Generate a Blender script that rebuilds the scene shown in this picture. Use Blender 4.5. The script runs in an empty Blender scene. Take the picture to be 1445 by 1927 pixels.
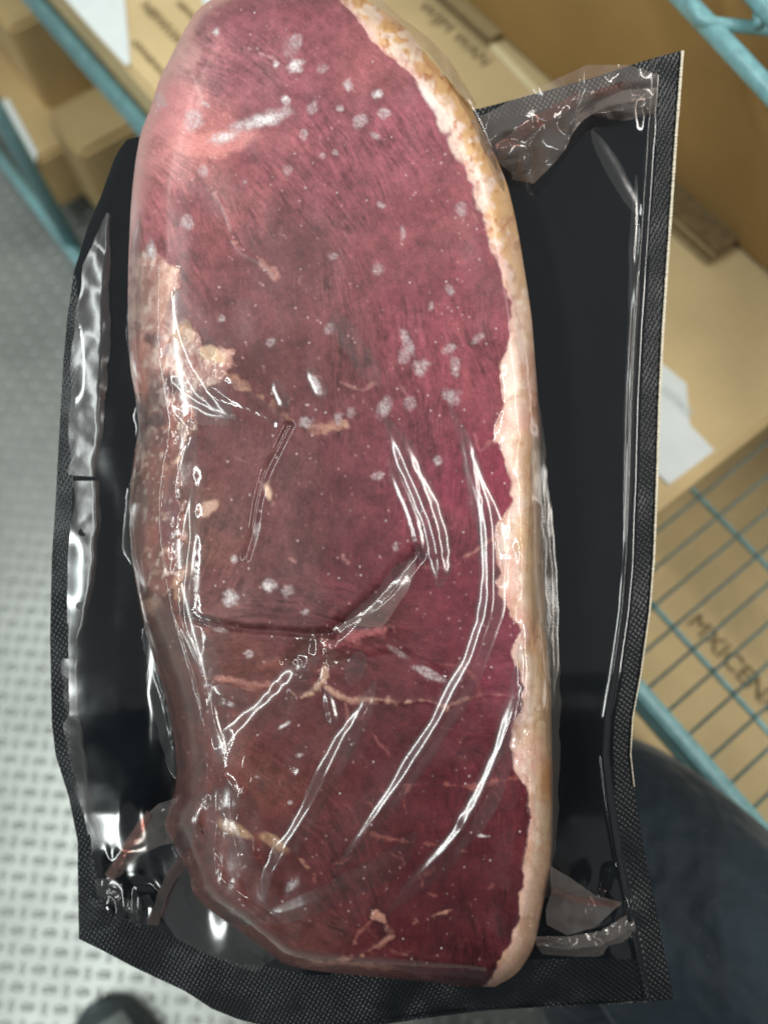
import bpy, bmesh, math, random
import numpy as np
from mathutils import Vector, Matrix

random.seed(7)
rng = np.random.default_rng(11)
scene = bpy.context.scene
COL = scene.collection
R = math.radians

# ------------------------------------------------------------------ camera
PITCH, CAM_H = R(70.0), 0.95
W0, H0 = 1445.0, 1927.0
LENS, SENS = 27.2, 36.0
F = (H0 / 2) / (SENS / 2 / LENS)            # focal length in photo pixels
CX, CY = W0 / 2, H0 / 2
fw = Vector((0, math.cos(PITCH), -math.sin(PITCH)))
up = Vector((0, math.sin(PITCH), math.cos(PITCH)))
rt = Vector((1, 0, 0))
CAM = Vector((0, 0, CAM_H))
cam_d = bpy.data.cameras.new("camera")
cam_d.lens, cam_d.sensor_fit, cam_d.sensor_height, cam_d.sensor_width = LENS, 'VERTICAL', SENS, SENS
cam_d.clip_start, cam_d.clip_end = 0.01, 60
cam_d.dof.use_dof = True
cam_d.dof.focus_distance = 0.335
cam_d.dof.aperture_fstop = 4.4
cam = bpy.data.objects.new("camera", cam_d)
cam.matrix_world = Matrix((rt, up, -fw)).transposed().to_4x4()
cam.location = CAM
COL.objects.link(cam)
scene.camera = cam

# ------------------------------------------------------------------ world, lamps, exposure
world = bpy.data.worlds.new("World")
scene.world = world
world.use_nodes = True
bg = world.node_tree.nodes["Background"]
bg.inputs[0].default_value = (0.94, 0.98, 1.0, 1)
bg.inputs[1].default_value = 0.26

D = 0.38                                     # camera to the back of the pouch
S = D / F                                    # metres per photo pixel there
ORG = CAM + fw * D
nrm = -fw


def frame_pt(a, b, c):
    return ORG + rt * a + up * b + nrm * c


def strip_lamp(name, pos, along, target, length, width, power, color):
    l = bpy.data.lights.new(name, 'AREA')
    l.shape, l.size, l.size_y, l.energy, l.color = 'RECTANGLE', length, width, power, color
    o = bpy.data.objects.new(name, l)
    z = (pos - target).normalized()
    x = (along - z * along.dot(z)).normalized()
    y = z.cross(x)
    o.matrix_world = Matrix((x, y, z)).transposed().to_4x4()
    o.location = pos
    COL.objects.link(o)
    return o


tube_dir = Vector((0, 1, 0))
strip_lamp("ceiling_tube_lamp", Vector((-1.05, -0.35, 2.15)), tube_dir, ORG, 2.8, 0.09, 38, (0.93, 1.0, 0.97))
strip_lamp("ceiling_tube_lamp", Vector((1.15, 0.1, 2.1)), tube_dir, ORG, 2.3, 0.09, 32, (1.0, 0.97, 0.90))

vs = scene.view_settings
vs.view_transform, vs.look, vs.gamma, vs.exposure = 'Standard', 'None', 1.0, 0.0
vs.use_curve_mapping = False
scene.cycles.use_denoising = True
scene.cycles.max_bounces = 8
scene.cycles.transparent_max_bounces = 16
scene.cycles.caustics_reflective = False
scene.cycles.caustics_refractive = False
scene.cycles.sample_clamp_indirect = 4.0


# ------------------------------------------------------------------ helpers
def P(px, py, depth):
    return CAM + (fw + rt * ((px - CX) / F) + up * ((CY - py) / F)) * depth


def PZ(px, py, z):
    d = fw + rt * ((px - CX) / F) + up * ((CY - py) / F)
    return CAM + d * ((z - CAM_H) / d.z)


def to_px(p):
    q = p - CAM
    dz = q.dot(fw)
    return CX + q.dot(rt) / dz * F, CY - q.dot(up) / dz * F


def lin(c):
    c = np.asarray(c, float) / 255.0
    return np.where(c <= 0.04045, c / 12.92, ((c + 0.055) / 1.055) ** 2.4)


def lin4(r, g, b):
    return (*lin((r, g, b)), 1.0)


def smooth(a, b, x):
    t = np.clip((x - a) / (b - a), 0, 1)
    return t * t * (3 - 2 * t)


def new_obj(name, data, parent=None, label=None, cat=None, group=None, kind=None):
    o = bpy.data.objects.new(name, data)
    COL.objects.link(o)
    if parent:
        o.parent = parent
    for k, v in (("label", label), ("category", cat), ("group", group), ("kind", kind)):
        if v:
            o[k] = v
    return o


def mesh_from(name, verts, faces, mat=None, smooth_sh=True):
    me = bpy.data.meshes.new(name)
    me.from_pydata([tuple(v) for v in verts], [], [tuple(f) for f in faces])
    if mat:
        me.materials.append(mat)
    if smooth_sh:
        me.polygons.foreach_set("use_smooth", [True] * len(me.polygons))
    me.update()
    return me


def quads_mesh(name, V, Q, mat, normals=None, attrs=None):
    """big mesh from numpy arrays; V (n,3), Q (m,4)"""
    me = bpy.data.meshes.new(name)
    a_, b_, d_ = V[Q[:, 0]], V[Q[:, 1]], V[Q[:, 3]]
    if np.cross(b_ - a_, d_ - a_)[:, 2].sum() < 0:
        Q = Q[:, ::-1]
    n, m = len(V), len(Q)
    me.vertices.add(n)
    me.vertices.foreach_set("co", np.ascontiguousarray(V, np.float32).ravel())
    me.loops.add(m * 4)
    me.loops.foreach_set("vertex_index", np.ascontiguousarray(Q, np.int32).ravel())
    me.polygons.add(m)
    me.polygons.foreach_set("loop_start", np.arange(0, m * 4, 4, dtype=np.int32))
    me.polygons.foreach_set("use_smooth", np.ones(m, bool))
    me.update(calc_edges=True)
    me.validate()
    for k, a in (attrs or {}).items():
        if a.ndim == 2:
            at = me.attributes.new(k, 'FLOAT_COLOR', 'POINT')
            c = np.ones((n, 4), np.float32)
            c[:, :3] = a
            at.data.foreach_set("color", c.ravel())
        else:
            at = me.attributes.new(k, 'FLOAT', 'POINT')
            at.data.foreach_set("value", a.astype(np.float32))
    if normals is not None:
        me.normals_split_custom_set_from_vertices(normals.tolist())
    me.materials.append(mat)
    return me


def grid_normals(V):
    du = np.gradient(V, axis=1)
    dv = np.gradient(V, axis=0)
    n = np.cross(du, dv)
    n /= np.linalg.norm(n, axis=2, keepdims=True) + 1e-12
    if n[n.shape[0] // 2, n.shape[1] // 2, 2] < 0:
        n = -n
    return n


def catmull(pts, n):
    p = np.asarray(pts, float)
    p = np.vstack([2 * p[0] - p[1], p, 2 * p[-1] - p[-2]])
    seg = len(p) - 3
    t = np.linspace(0, seg - 1e-6, n)
    i = t.astype(int)
    f = (t - i)[:, None]
    a, b, c, d = p[i], p[i + 1], p[i + 2], p[i + 3]
    return 0.5 * ((2 * b) + (c - a) * f + (2 * a - 5 * b + 4 * c - d) * f ** 2 + (3 * b - 3 * c + d - a) * f ** 3)


def value_noise(x, y, seed):
    g = np.random.default_rng(seed).random((256, 256))
    xi, yi = np.floor(x).astype(int), np.floor(y).astype(int)
    fx, fy = x - xi, y - yi
    fx, fy = fx * fx * (3 - 2 * fx), fy * fy * (3 - 2 * fy)
    x0, y0, x1, y1 = xi & 255, yi & 255, (xi + 1) & 255, (yi + 1) & 255
    return (g[y0, x0] * (1 - fx) + g[y0, x1] * fx) * (1 - fy) + (g[y1, x0] * (1 - fx) + g[y1, x1] * fx) * fy


def fbm(x, y, scale, octaves=4, seed=1):
    s, a, tot = 0, 1, 0
    for o in range(octaves):
        s = s + a * value_noise(x / scale * 2 ** o + 17.3 * o, y / scale * 2 ** o + 9.1 * o, seed + o)
        tot += a
        a *= 0.5
    return s / tot


def bilin(A, fx, fy):
    h, w = A.shape[:2]
    fx = np.clip(fx, 0, w - 1.001)
    fy = np.clip(fy, 0, h - 1.001)
    xi, yi = fx.astype(int), fy.astype(int)
    u, v = fx - xi, fy - yi
    if A.ndim == 3:
        u, v = u[..., None], v[..., None]
    return (A[yi, xi] * (1 - u) + A[yi, xi + 1] * u) * (1 - v) + (A[yi + 1, xi] * (1 - u) + A[yi + 1, xi + 1] * u) * v


def unproject(px, py, h):
    """photo pixel + height over the pouch's back (metres) -> local point of the pouch frame"""
    k = S * (1 - h / D)
    return np.stack([(px - CX) * k, (CY - py) * k, h], axis=-1)


class Nodes:
    def __init__(self, name):
        self.m = bpy.data.materials.new(name)
        self.m.use_nodes = True
        self.t = self.m.node_tree
        self.t.nodes.clear()
        self.out = self.t.nodes.new("ShaderNodeOutputMaterial")

    def n(self, typ, **kw):
        nd = self.t.nodes.new(typ)
        for k, v in kw.items():
            if k.startswith("i_"):
                key = k[2:].replace("_", " ")
                nd.inputs[int(key) if key.isdigit() else key].default_value = v
            else:
                setattr(nd, k, v)
        return nd

    def l(self, a, b):
        self.t.links.new(a, b)

    def mix(self, fac, a, b, blend='MIX'):
        nd = self.t.nodes.new("ShaderNodeMix")
        nd.data_type, nd.blend_type = 'RGBA', blend
        for s, v in ((nd.inputs[0], fac), (nd.inputs[6], a), (nd.inputs[7], b)):
            if isinstance(v, (int, float, tuple)):
                s.default_value = v
            else:
                self.l(v, s)
        return nd.outputs[2]

    def noise(self, scale, detail=3, rough=0.5, vec=None, coord='Object'):
        tc = self.n("ShaderNodeTexCoord")
        nd = self.n("ShaderNodeTexNoise", i_Scale=scale, i_Detail=detail, i_Roughness=rough)
        self.l(vec or tc.outputs[coord], nd.inputs["Vector"])
        return nd.outputs["Fac"]

    def ramp(self, fac, stops):
        nd = self.n("ShaderNodeValToRGB")
        cr = nd.color_ramp
        while len(cr.elements) < len(stops):
            cr.elements.new(0.5)
        for e, (p, c) in zip(cr.elements, stops):
            e.position, e.color = p, c
        self.l(fac, nd.inputs[0])
        return nd.outputs[0]

    def bump(self, height, strength, dist, normal=None):
        b = self.n("ShaderNodeBump", i_Strength=strength, i_Distance=dist)
        self.l(height, b.inputs["Height"])
        if normal:
            self.l(normal, b.inputs["Normal"])
        return b.outputs[0]

    def principled(self, **kw):
        p = self.t.nodes.new("ShaderNodeBsdfPrincipled")
        for k, v in kw.items():
            s = p.inputs[k.replace("_", " ")]
            if isinstance(v, (int, float, tuple)):
                s.default_value = v
            else:
                self.l(v, s)
        self.l(p.outputs[0], self.out.inputs[0])
        return p


# ------------------------------------------------------------------ materials
def meat_material(name, rough, bump_d):
    k = Nodes(name)
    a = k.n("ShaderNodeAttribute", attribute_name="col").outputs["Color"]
    fib = k.n("ShaderNodeAttribute", attribute_name="fib").outputs["Fac"]
    fine = k.noise(1000, 3, 0.65)
    col = k.mix(0.5, a, k.ramp(fine, [(0.3, (0.35, 0.35, 0.35, 1)), (0.7, (0.66, 0.66, 0.66, 1))]), 'OVERLAY')
    b1 = k.bump(fib, 0.12, bump_d)
    gl = k.n("ShaderNodeAttribute", attribute_name="fog").outputs["Fac"]
    cr = k.n("ShaderNodeMapRange", i_1=0.0, i_2=1.0, i_3=0.07, i_4=0.42)
    k.l(gl, cr.inputs[0])
    cn = k.bump(k.noise(90, 2, 0.5), 0.12, 0.004)
    cn = k.bump(k.noise(900, 2, 0.5), 0.04, 0.0006, cn)
    k.principled(Base_Color=col, Roughness=rough, Specular_IOR_Level=0.25, Normal=b1,
                 Coat_Weight=0.8, Coat_Roughness=cr.outputs[0], Coat_IOR=1.5, Coat_Normal=cn)
    return k.m


MAT_MUSCLE = meat_material("beef_muscle", 0.5, 0.0008)
MAT_FAT = meat_material("beef_fat", 0.45, 0.0006)


def film_material(name, tint, milky, gloss_rough, boost=0.0, ior=1.5):
    k = Nodes(name)
    # Schlick reflectance of a thin sheet, the same from both sides
    f0 = ((ior - 1) / (ior + 1)) ** 2
    cn = k.bump(k.noise(200, 2, 0.5), 0.05, 0.0012)
    geo = k.n("ShaderNodeNewGeometry")
    dt = k.n("ShaderNodeVectorMath", operation='DOT_PRODUCT')
    k.l(geo.outputs["Incoming"], dt.inputs[0])
    k.l(geo.outputs["Normal"], dt.inputs[1])
    ab = k.n("ShaderNodeMath", operation='ABSOLUTE')
    k.l(dt.outputs["Value"], ab.inputs[0])
    om = k.n("ShaderNodeMath", operation='SUBTRACT', use_clamp=True)
    om.inputs[0].default_value = 1.0
    k.l(ab.outputs[0], om.inputs[1])
    pw = k.n("ShaderNodeMath", operation='POWER')
    k.l(om.outputs[0], pw.inputs[0])
    pw.inputs[1].default_value = 5.0
    add = k.n("ShaderNodeMath", operation='MULTIPLY_ADD', use_clamp=True)
    k.l(pw.outputs[0], add.inputs[0])
    add.inputs[1].default_value = 0.75
    add.inputs[2].default_value = f0 + boost
    tr = k.n("ShaderNodeBsdfTransparent")
    tr.inputs[0].default_value = tint
    df = k.n("ShaderNodeBsdfDiffuse")
    df.inputs[0].default_value = (0.75, 0.66, 0.62, 1)
    m1 = k.n("ShaderNodeMixShader")
    m1.inputs[0].default_value = milky
    k.l(tr.outputs[0], m1.inputs[1])
    k.l(df.outputs[0], m1.inputs[2])
    gl = k.n("ShaderNodeBsdfGlossy", i_Roughness=gloss_rough)
    k.l(cn, gl.inputs["Normal"])
    m2 = k.n("ShaderNodeMixShader")
    k.l(add.outputs[0], m2.inputs[0])
    k.l(m1.outputs[0], m2.inputs[1])
    k.l(gl.outputs[0], m2.inputs[2])
    k.l(m2.outputs[0], k.out.inputs[0])
    return k.m


MAT_FILM = film_material("clear_film", (0.985, 0.98, 0.98, 1), 0.012, 0.19, 0.05, 1.5)
MAT_FILM_LOOSE = film_material("loose_clear_film", (0.92, 0.86, 0.83, 1), 0.09, 0.12, 0.0, 1.5)
MAT_FILM_RED = film_material("juice_stained_film", (0.88, 0.55, 0.50, 1), 0.05, 0.10, 0.0, 1.45)

MAT_FILM_SKIRT = film_material("draped_clear_film", (0.96, 0.91, 0.84, 1), 0.06, 0.10, 0.0, 1.45)
MAT_FILM_HAZE = film_material("hazy_clear_film", (0.9, 0.92, 0.93, 1), 0.04, 0.22, 0.02, 1.6)


def black_film_material(name, emboss):
    k = Nodes(name)
    n1 = k.bump(k.noise(12, 2, 0.4), 0.16, 0.010)
    n2 = k.bump(k.noise(45, 1, 0.5), 0.03, 0.003, n1)
    nn, rough = n2, 0.10
    smudge = k.noise(38, 4, 0.6)
    rr = k.n("ShaderNodeMapRange", i_1=0.35, i_2=0.75, i_3=0.07, i_4=0.15)
    k.l(smudge, rr.inputs[0])
    rough = rr.outputs[0]
    if emboss:
        tc = k.n("ShaderNodeTexCoord")
        mp = k.n("ShaderNodeMapping", i_Rotation=(0, 0, R(32)), i_Scale=(560, 450, 1))
        k.l(tc.outputs["Object"], mp.inputs[0])
        vo = k.n("ShaderNodeTexVoronoi", i_Randomness=0.12, i_Scale=1.0)
        vo.voronoi_dimensions = '2D'
        k.l(mp.outputs[0], vo.inputs["Vector"])
        pat = k.n("ShaderNodeMapRange", i_1=0.35, i_2=0.65, i_3=0.25, i_4=1.0)
        k.l(k.noise(26, 3, 0.6), pat.inputs[0])
        ht = k.n("ShaderNodeMath", operation='MULTIPLY')
        k.l(vo.outputs["Distance"], ht.inputs[0])
        k.l(pat.outputs[0], ht.inputs[1])
        nn = k.bump(ht.outputs[0], 0.7, -0.0010, n1)
        rough = 0.30
    k.principled(Base_Color=lin4(20, 23, 26), Roughness=rough, Specular_IOR_Level=0.32 if emboss else 0.55, Normal=nn,
                 Coat_Weight=0.0 if emboss else 0.15, Coat_Roughness=0.05, Coat_Normal=n2)
    return k.m


MAT_BLACK = black_film_material("black_backing_film", False)
MAT_SEAL = black_film_material("embossed_black_seal", True)


def simple(name, rgb, rough=0.5, spec=0.4, var=0.12, nscale=60, bump=0.0, bdist=0.001, metallic=0.0):
    k = Nodes(name)
    f = k.noise(nscale, 4, 0.6)
    c = np.array(lin(rgb))
    col = k.ramp(f, [(0.3, (*(c * (1 - var)), 1)), (0.7, (*np.minimum(c * (1 + var), 1), 1))])
    kw = dict(Base_Color=col, Roughness=rough, Specular_IOR_Level=spec, Metallic=metallic)
    if bump:
        kw["Normal"] = k.bump(k.noise(nscale * 3, 3, 0.6), bump, bdist)
    k.principled(**kw)
    return k.m


def cardboard(name, rgb):
    k = Nodes(name)
    c = np.array(lin(rgb))
    f = k.noise(9, 4, 0.55)
    fine = k.noise(260, 2, 0.6)
    col = k.ramp(f, [(0.3, (*(c * 0.88), 1)), (0.7, (*np.minimum(c * 1.1, 1), 1))])
    col = k.mix(0.12, col, k.ramp(fine, [(0.35, (0.4, 0.36, 0.3, 1)), (0.65, (0.6, 0.58, 0.5, 1))]), 'OVERLAY')
    k.principled(Base_Color=col, Roughness=0.7, Specular_IOR_Level=0.25, Normal=k.bump(k.noise(45, 3, 0.5), 0.13, 0.0012))
    return k.m


MAT_CARD = cardboard("kraft_cardboard", (208, 186, 142))
MAT_CARD_DARK = cardboard("brown_kraft_cardboard", (152, 122, 76))
MAT_CARD_TAN = cardboard("tan_cardboard", (192, 166, 120))
MAT_EDGE = simple("cut_corrugated_edge", (112, 94, 66), 0.8, 0.2, 0.35, 220)
MAT_PAPER = simple("white_label_paper", (226, 234, 234), 0.55, 0.3, 0.04, 40)
MAT_INK = simple("black_print_ink", (126, 110, 82), 0.7, 0.2, 0.2, 120)
MAT_PENCIL = simple("grey_label_print", (206, 215, 213), 0.7, 0.2, 0.1, 120)
MAT_TEAL = simple("teal_epoxy_wire", (126, 172, 176), 0.35, 0.5, 0.22, 130, 0.15, 0.0006)
MAT_WIRE = simple("grey_green_epoxy_wire", (104, 134, 134), 0.4, 0.5, 0.25, 130)
MAT_DENIM = None
MAT_CREAM = simple("cream_cut_film_edge", (214, 204, 184), 0.5, 0.4, 0.3, 700)
MAT_SHOE = simple("black_shoe_leather", (66, 74, 76), 0.5, 0.4, 0.3, 30)
MAT_TOE_HIGHLIGHT = simple("grey_toe_highlight", (128, 136, 132), 0.6, 0.3, 0.2, 40)


def floor_material():
    k = Nodes("brushed_aluminium_tread_plate")
    f = k.noise(7, 5, 0.6)
    c = k.ramp(f, [(0.3, lin4(142, 145, 141)), (0.7, lin4(172, 175, 170))])
    fine = k.noise(420, 2, 0.6)
    c = k.mix(0.25, c, k.ramp(fine, [(0.3, (0.38, 0.38, 0.38, 1)), (0.7, (0.62, 0.62, 0.62, 1))]), 'OVERLAY')
    k.principled(Base_Color=c, Roughness=0.36, Metallic=0.4, Specular_IOR_Level=0.5,
                 Normal=k.bump(k.noise(160, 3, 0.6), 0.12, 0.001))
    return k.m


MAT_FLOOR = floor_material()


def denim_material():
    k = Nodes("navy_twill_trousers")
    tc = k.n("ShaderNodeTexCoord")
    wv = k.n("ShaderNodeTexWave", i_Scale=420, i_Distortion=1.5)
    wv.wave_type, wv.bands_direction = 'BANDS', 'DIAGONAL'
    k.l(tc.outputs["Object"], wv.inputs["Vector"])
    f = k.noise(22, 5, 0.6)
    c = k.ramp(f, [(0.3, lin4(9, 23, 32)), (0.7, lin4(16, 36, 47))])
    lint = k.noise(700, 1, 0.5)
    c = k.mix(k.ramp(lint, [(0.74, (0, 0, 0, 1)), (0.80, (0.3, 0.3, 0.3, 1))]), c, lin4(140, 150, 156))
    b = k.bump(wv.outputs["Fac"], 0.25, 0.0008, k.bump(k.noise(14, 3, 0.5), 0.7, 0.03))
    k.principled(Base_Color=c, Roughness=0.62, Specular_IOR_Level=0.3, Normal=b, Sheen_Weight=0.15)
    return k.m


MAT_DENIM = denim_material()

# ------------------------------------------------------------------ floor
RAILD = (PZ(270, 230, 0.32) - PZ(70, 0, 0.32)).normalized()      # along the shelf, towards the camera
RAILD.z = 0
RAILD.normalize()
BACKD = Vector((-RAILD.y, RAILD.x, 0))
if BACKD.x < 0:
    BACKD = -BACKD

fl = mesh_from("floor", [(-4, -3, 0), (4, -3, 0), (4, 5, 0), (-4, 5, 0)], [(0, 1, 2, 3)], MAT_FLOOR, False)
floor = new_obj("floor", fl, kind="structure", label="silver aluminium tread plate floor with raised oblong studs")


def stud_mesh(name, ax):
    bm = bmesh.new()
    L, Wd, Hh = (0.0088, 0.0044, 0.0020) if ax == 0 else (0.0075, 0.0034, 0.0011)
    rings = []
    for j, t in enumerate((1.0, 0.86, 0.55, 0.2)):
        zz = Hh * (1 - t * t) ** 0.6 - (0.0004 if j == 0 else 0)
        rings.append([bm.verts.new((L * t * math.cos(a) * (1 - 0.12 * abs(math.sin(a))), Wd * t * math.sin(a), zz))
                      for a in [2 * math.pi * i / 10 for i in range(10)]])
    for r0, r1 in zip(rings, rings[1:]):
        for i in range(10):
            bm.faces.new((r0[i], r0[(i + 1) % 10], r1[(i + 1) % 10], r1[i]))
    bm.faces.new(rings[-1])
    me = bpy.data.meshes.new(name)
    bm.transform(Matrix.Rotation(ax, 4, 'Z'))
    bm.to_mesh(me)
    bm.free()
    me.materials.append(MAT_FLOOR)
    me.polygons.foreach_set("use_smooth", [True] * len(me.polygons))
    return me


stud_h, stud_v = stud_mesh("tread_stud_across", 0.0), stud_mesh("tread_stud_along", R(90))
base0 = PZ(60, 1150, 0)
cells = []
for i in range(-54, 54):
    for j in range(-54, 54):
        for q in range(2):
            p = base0 + RAILD * (0.0235 * (i + 0.5 * q)) + BACKD * (0.0265 * (j + 0.5 * q))
            if p.y < -1.2 or p.y > 1.5:
                continue
            x, y = to_px(p)
            cells.append((x, y, p, q))
left_edge = lambda y: np.interp(y, [250, 400, 520, 700, 1000, 1300, 1600, 1760, 1900], [10, 90, 150, 125, 105, 100, 150, 160, 430])
shown = [c for c in cells if -25 < c[0] < left_edge(c[1]) + 20 and 250 < c[1] < 1940 and c[0] > 0 - 25]
shown.sort(key=lambda c: -c[1])
for n_, (x, y, p, q) in enumerate(shown[:300]):
    o = new_obj("tread_stud", stud_h if q == 0 else stud_v, floor)
    o.location = p
rest_ids = set(id(c) for c in shown[:300])
vv, ff = [], []
for c in cells:
    if id(c) in rest_ids or not (-500 < c[0] < 1200 and 100 < c[1] < 2500):
        continue
    me = stud_h if c[3] == 0 else stud_v
    b = len(vv)
    vv += [v.co + c[2] for v in me.vertices]
    ff += [[b + i for i in f.vertices] for f in me.polygons]
new_obj("tread_studs_beyond", mesh_from("tread_studs_beyond", vv, ff, MAT_FLOOR), floor, kind="stuff")

# ------------------------------------------------------------------ boxes
def oriented_box(name, corner, a, b, h, mat, parent, bevel=0.004):
    """corner on the base, a and b base edges (vectors), h height"""
    bm = bmesh.new()
    zz = Vector((0, 0, h))
    pts = [corner, corner + a, corner + a + b, corner + b]
    lo = [bm.verts.new(p) for p in pts]
    hi = [bm.verts.new(p + zz) for p in pts]
    bm.faces.new(lo[::-1])
    bm.faces.new(hi)
    for i in range(4):
        bm.faces.new((lo[i], lo[(i + 1) % 4], hi[(i + 1) % 4], hi[i]))
    bmesh.ops.recalc_face_normals(bm, faces=bm.faces)
    bmesh.ops.bevel(bm, geom=bm.edges[:], offset=bevel, segments=2, affect='EDGES')
    me = bpy.data.meshes.new(name)
    bm.to_mesh(me)
    bm.free()
    me.materials.append(mat)
    return new_obj(name, me, parent)


def slab(name, pts, thick, mat, parent, normal=Vector((0, 0, 1))):
    """a thin sheet: polygon pts extruded by thick along normal"""
    n = len(pts)
    v = [Vector(p) for p in pts] + [Vector(p) + normal * thick for p in pts]
    f = [list(range(n))[::-1], list(range(n, 2 * n))] + [(i, (i + 1) % n, n + (i + 1) % n, n + i) for i in range(n)]
    return new_obj(name, mesh_from(name, v, f, mat, False), parent)


def thing(name, label, cat, group=None):
    e = new_obj(name, None, None, label, cat, group)
    return e


def text_on(name, body, origin, xdir, ydir, size, mat, parent, off=0.0012):
    c = bpy.data.curves.new(name, 'FONT')
    c.body, c.size, c.extrude = body, size, 0.0002
    c.materials.append(mat)
    tmp = bpy.data.objects.new(name, c)
    COL.objects.link(tmp)
    dg = bpy.context.evaluated_depsgraph_get()
    me_ = bpy.data.meshes.new_from_object(tmp.evaluated_get(dg))
    bpy.data.objects.remove(tmp)
    o = new_obj(name, me_, parent)
    z = xdir.cross(ydir).normalized()
    o.matrix_world = Matrix((xdir.normalized(), ydir.normalized(), z)).transposed().to_4x4()
    o.location = origin + z * off
    return o


ZD, ZA = 0.32, 0.372                     # wire deck height, top of the cartons standing on it
UPZ = Vector((0, 0, 1))
# carton whose lit top carries print and labels
fa, fb = PZ(135, 0, ZA), PZ(290, 185, ZA)
fdir = (fb - fa).normalized()
fdir = RAILD
corner_r = PZ(1345, 876, ZA)            # near right end of the top
# front-edge line through fb along RAILD; the end edge runs along BACKD through corner_r
t_end = (corner_r - fb).dot(RAILD)
front_end = fb + RAILD * t_end
boxA = thing("carton", "low lit yellow carton with black print and white labels on its top", "carton", "cartons on the wire shelf")
lenA = 1.5
oriented_box("carton_body", Vector((front_end.x, front_end.y, ZD + 0.006)), -RAILD * lenA, BACKD * 0.62, ZA - ZD - 0.006, MAT_CARD, boxA, 0.005)
# print on the lid
def lid_text(body, px, py, size, rot=0, mat=MAT_INK, z=ZA, name="printed_text", parent=None, flip=False):
    x = -RAILD if flip else RAILD
    y = UPZ.cross(x)
    return text_on(name, body, PZ(px, py, z), x, y, size, mat, parent)


lid_text("WIJM WAN", 784, 14, 0.021, parent=boxA)
lid_text("NIIIWHWWNIIWW NWHIIWN", 262, 12, 0.017, parent=boxA)
lid_text("HIWNIIWHWNWH", 246, 82, 0.011, parent=boxA)
lid_text("NIIWHIWN", 330, 8, 0.011, parent=boxA)
labA = [PZ(x, y, ZA + 0.001) for x, y in ((70, -60), (228, 0), (245, 122), (215, 95))]
slab("shipping_label", [PZ(x, y, ZA + 0.001) for x, y in ((108, -20), (232, -30), (237, 20), (246, 118), (238, 124), (180, 62))], 0.0006, MAT_PAPER, boxA)
slab("shipping_label", [PZ(x, y, ZA + 0.001) for x, y in ((365, -40), (440, -40), (430, 10), (385, 12))], 0.0006, MAT_PAPER, boxA)
slab("shipping_label", [PZ(x, y, ZA + 0.001) for x, y in ((1200, 660), (1246, 686), (1290, 722), (1297, 800), (1343, 848), (1258, 912), (1200, 860))], 0.0006, MAT_PAPER, boxA)
lid_text("IIIIIWII", 1240, 735, 0.012, mat=MAT_PENCIL, z=ZA + 0.0012, parent=boxA, name="label_print")
# bright lid seam beside the tall carton
sa, sb = PZ(905, 72, ZA + 0.001), PZ(1010, 185, ZA + 0.001)
slab("lid_tape", [sa, sb, sb + BACKD * 0.008, sa + BACKD * 0.008], 0.0008, simple("pale_paper_tape", (238, 226, 184), 0.5, 0.3, 0.06, 50), boxA)

# tall brown carton standing on it
b0, b1 = PZ(940, 75, ZA), PZ(1345, 500, ZA)
off_b = (b1 - b0)
boxB = thing("carton", "tall brown carton standing on the lit carton with corrugated flaps at its foot", "carton", "cartons on the wire shelf")
startB = b0 + RAILD * 1.05
oriented_box("carton_body", startB + Vector((0, 0, 0.002)), -RAILD * 2.2, BACKD * 0.4, 0.24, MAT_CARD_DARK, boxB, 0.004)
for (p0, p1, nl) in (((815, -22), (938, 78), 3), ((1120, 284), (1342, 492), 4)):
    for q in range(nl):
        z0 = ZA + 0.002 + q * 0.0028
        a, b = PZ(*p0, ZA) - BACKD * (0.013 - 0.0025 * q), PZ(*p1, ZA) - BACKD * (0.013 - 0.0025 * q)
        a.z = b.z = z0
        b = a + RAILD * ((b - a).dot(RAILD))
        slab("flap_edge", [a, b, b + BACKD * 0.03, a + BACKD * 0.03], 0.0019, MAT_EDGE if q % 2 else simple("pale_flap_liner", (158, 140, 104), 0.7, 0.2, 0.2, 200), boxB)

# cartons under the deck, seen through the wires
zc = 0.255
c0 = PZ(1500, 1900, zc)
boxC = thing("carton", "kraft carton under the wire deck with a line of dark print on its lid", "carton", "cartons under the wire shelf")
frontC = PZ(1190, 1340, zc)
oriented_box("carton_body", frontC + RAILD * 0.55 - BACKD * 0.10 - Vector((0, 0, zc - 0.05)), -RAILD * 1.05, BACKD * 0.62, zc - 0.05, MAT_CARD, boxC, 0.004)
lid_text("MXICEN/MEXI", 1290, 1172, 0.024, parent=boxC, z=zc)

zd = 0.205
boxD = thing("carton", "small closed brown carton behind the teal post beside the floor", "carton", "cartons under the wire shelf")
# its lid corner sits at photo (85,215)-(150,290)
d0, d1 = PZ(82, 212, zd), PZ(150, 292, zd)
ddir = (d1 - d0)
ddir.z = 0
oriented_box("carton_body", Vector((d0.x, d0.y, 0.06)), ddir * 1.0, BACKD * 0.36, zd - 0.06, MAT_CARD_TAN, boxD, 0.006)
boxE = thing("carton", "tan carton half hidden in the shelf corner above the teal post", "carton", "cartons under the wire shelf")
e0 = PZ(75, 175, 0.17)
oriented_box("carton_body", Vector((e0.x, e0.y, 0.06)) , -RAILD * 0.6, BACKD * 0.4, 0.20, MAT_CARD_TAN, boxE, 0.005)
boxF = thing("carton", "tan carton with a white paper label hanging over its front by the floor edge", "carton", "cartons under the wire shelf")
f0 = PZ(70, 330, 0.12)
oriented_box("carton_body", Vector((f0.x, f0.y, 0.05)), -RAILD * 0.6, BACKD * 0.25, 0.09, MAT_CARD_TAN, boxF, 0.005)
lab0, lab1 = PZ(-20, 205, 0.141), PZ(66, 326, 0.141)
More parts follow.
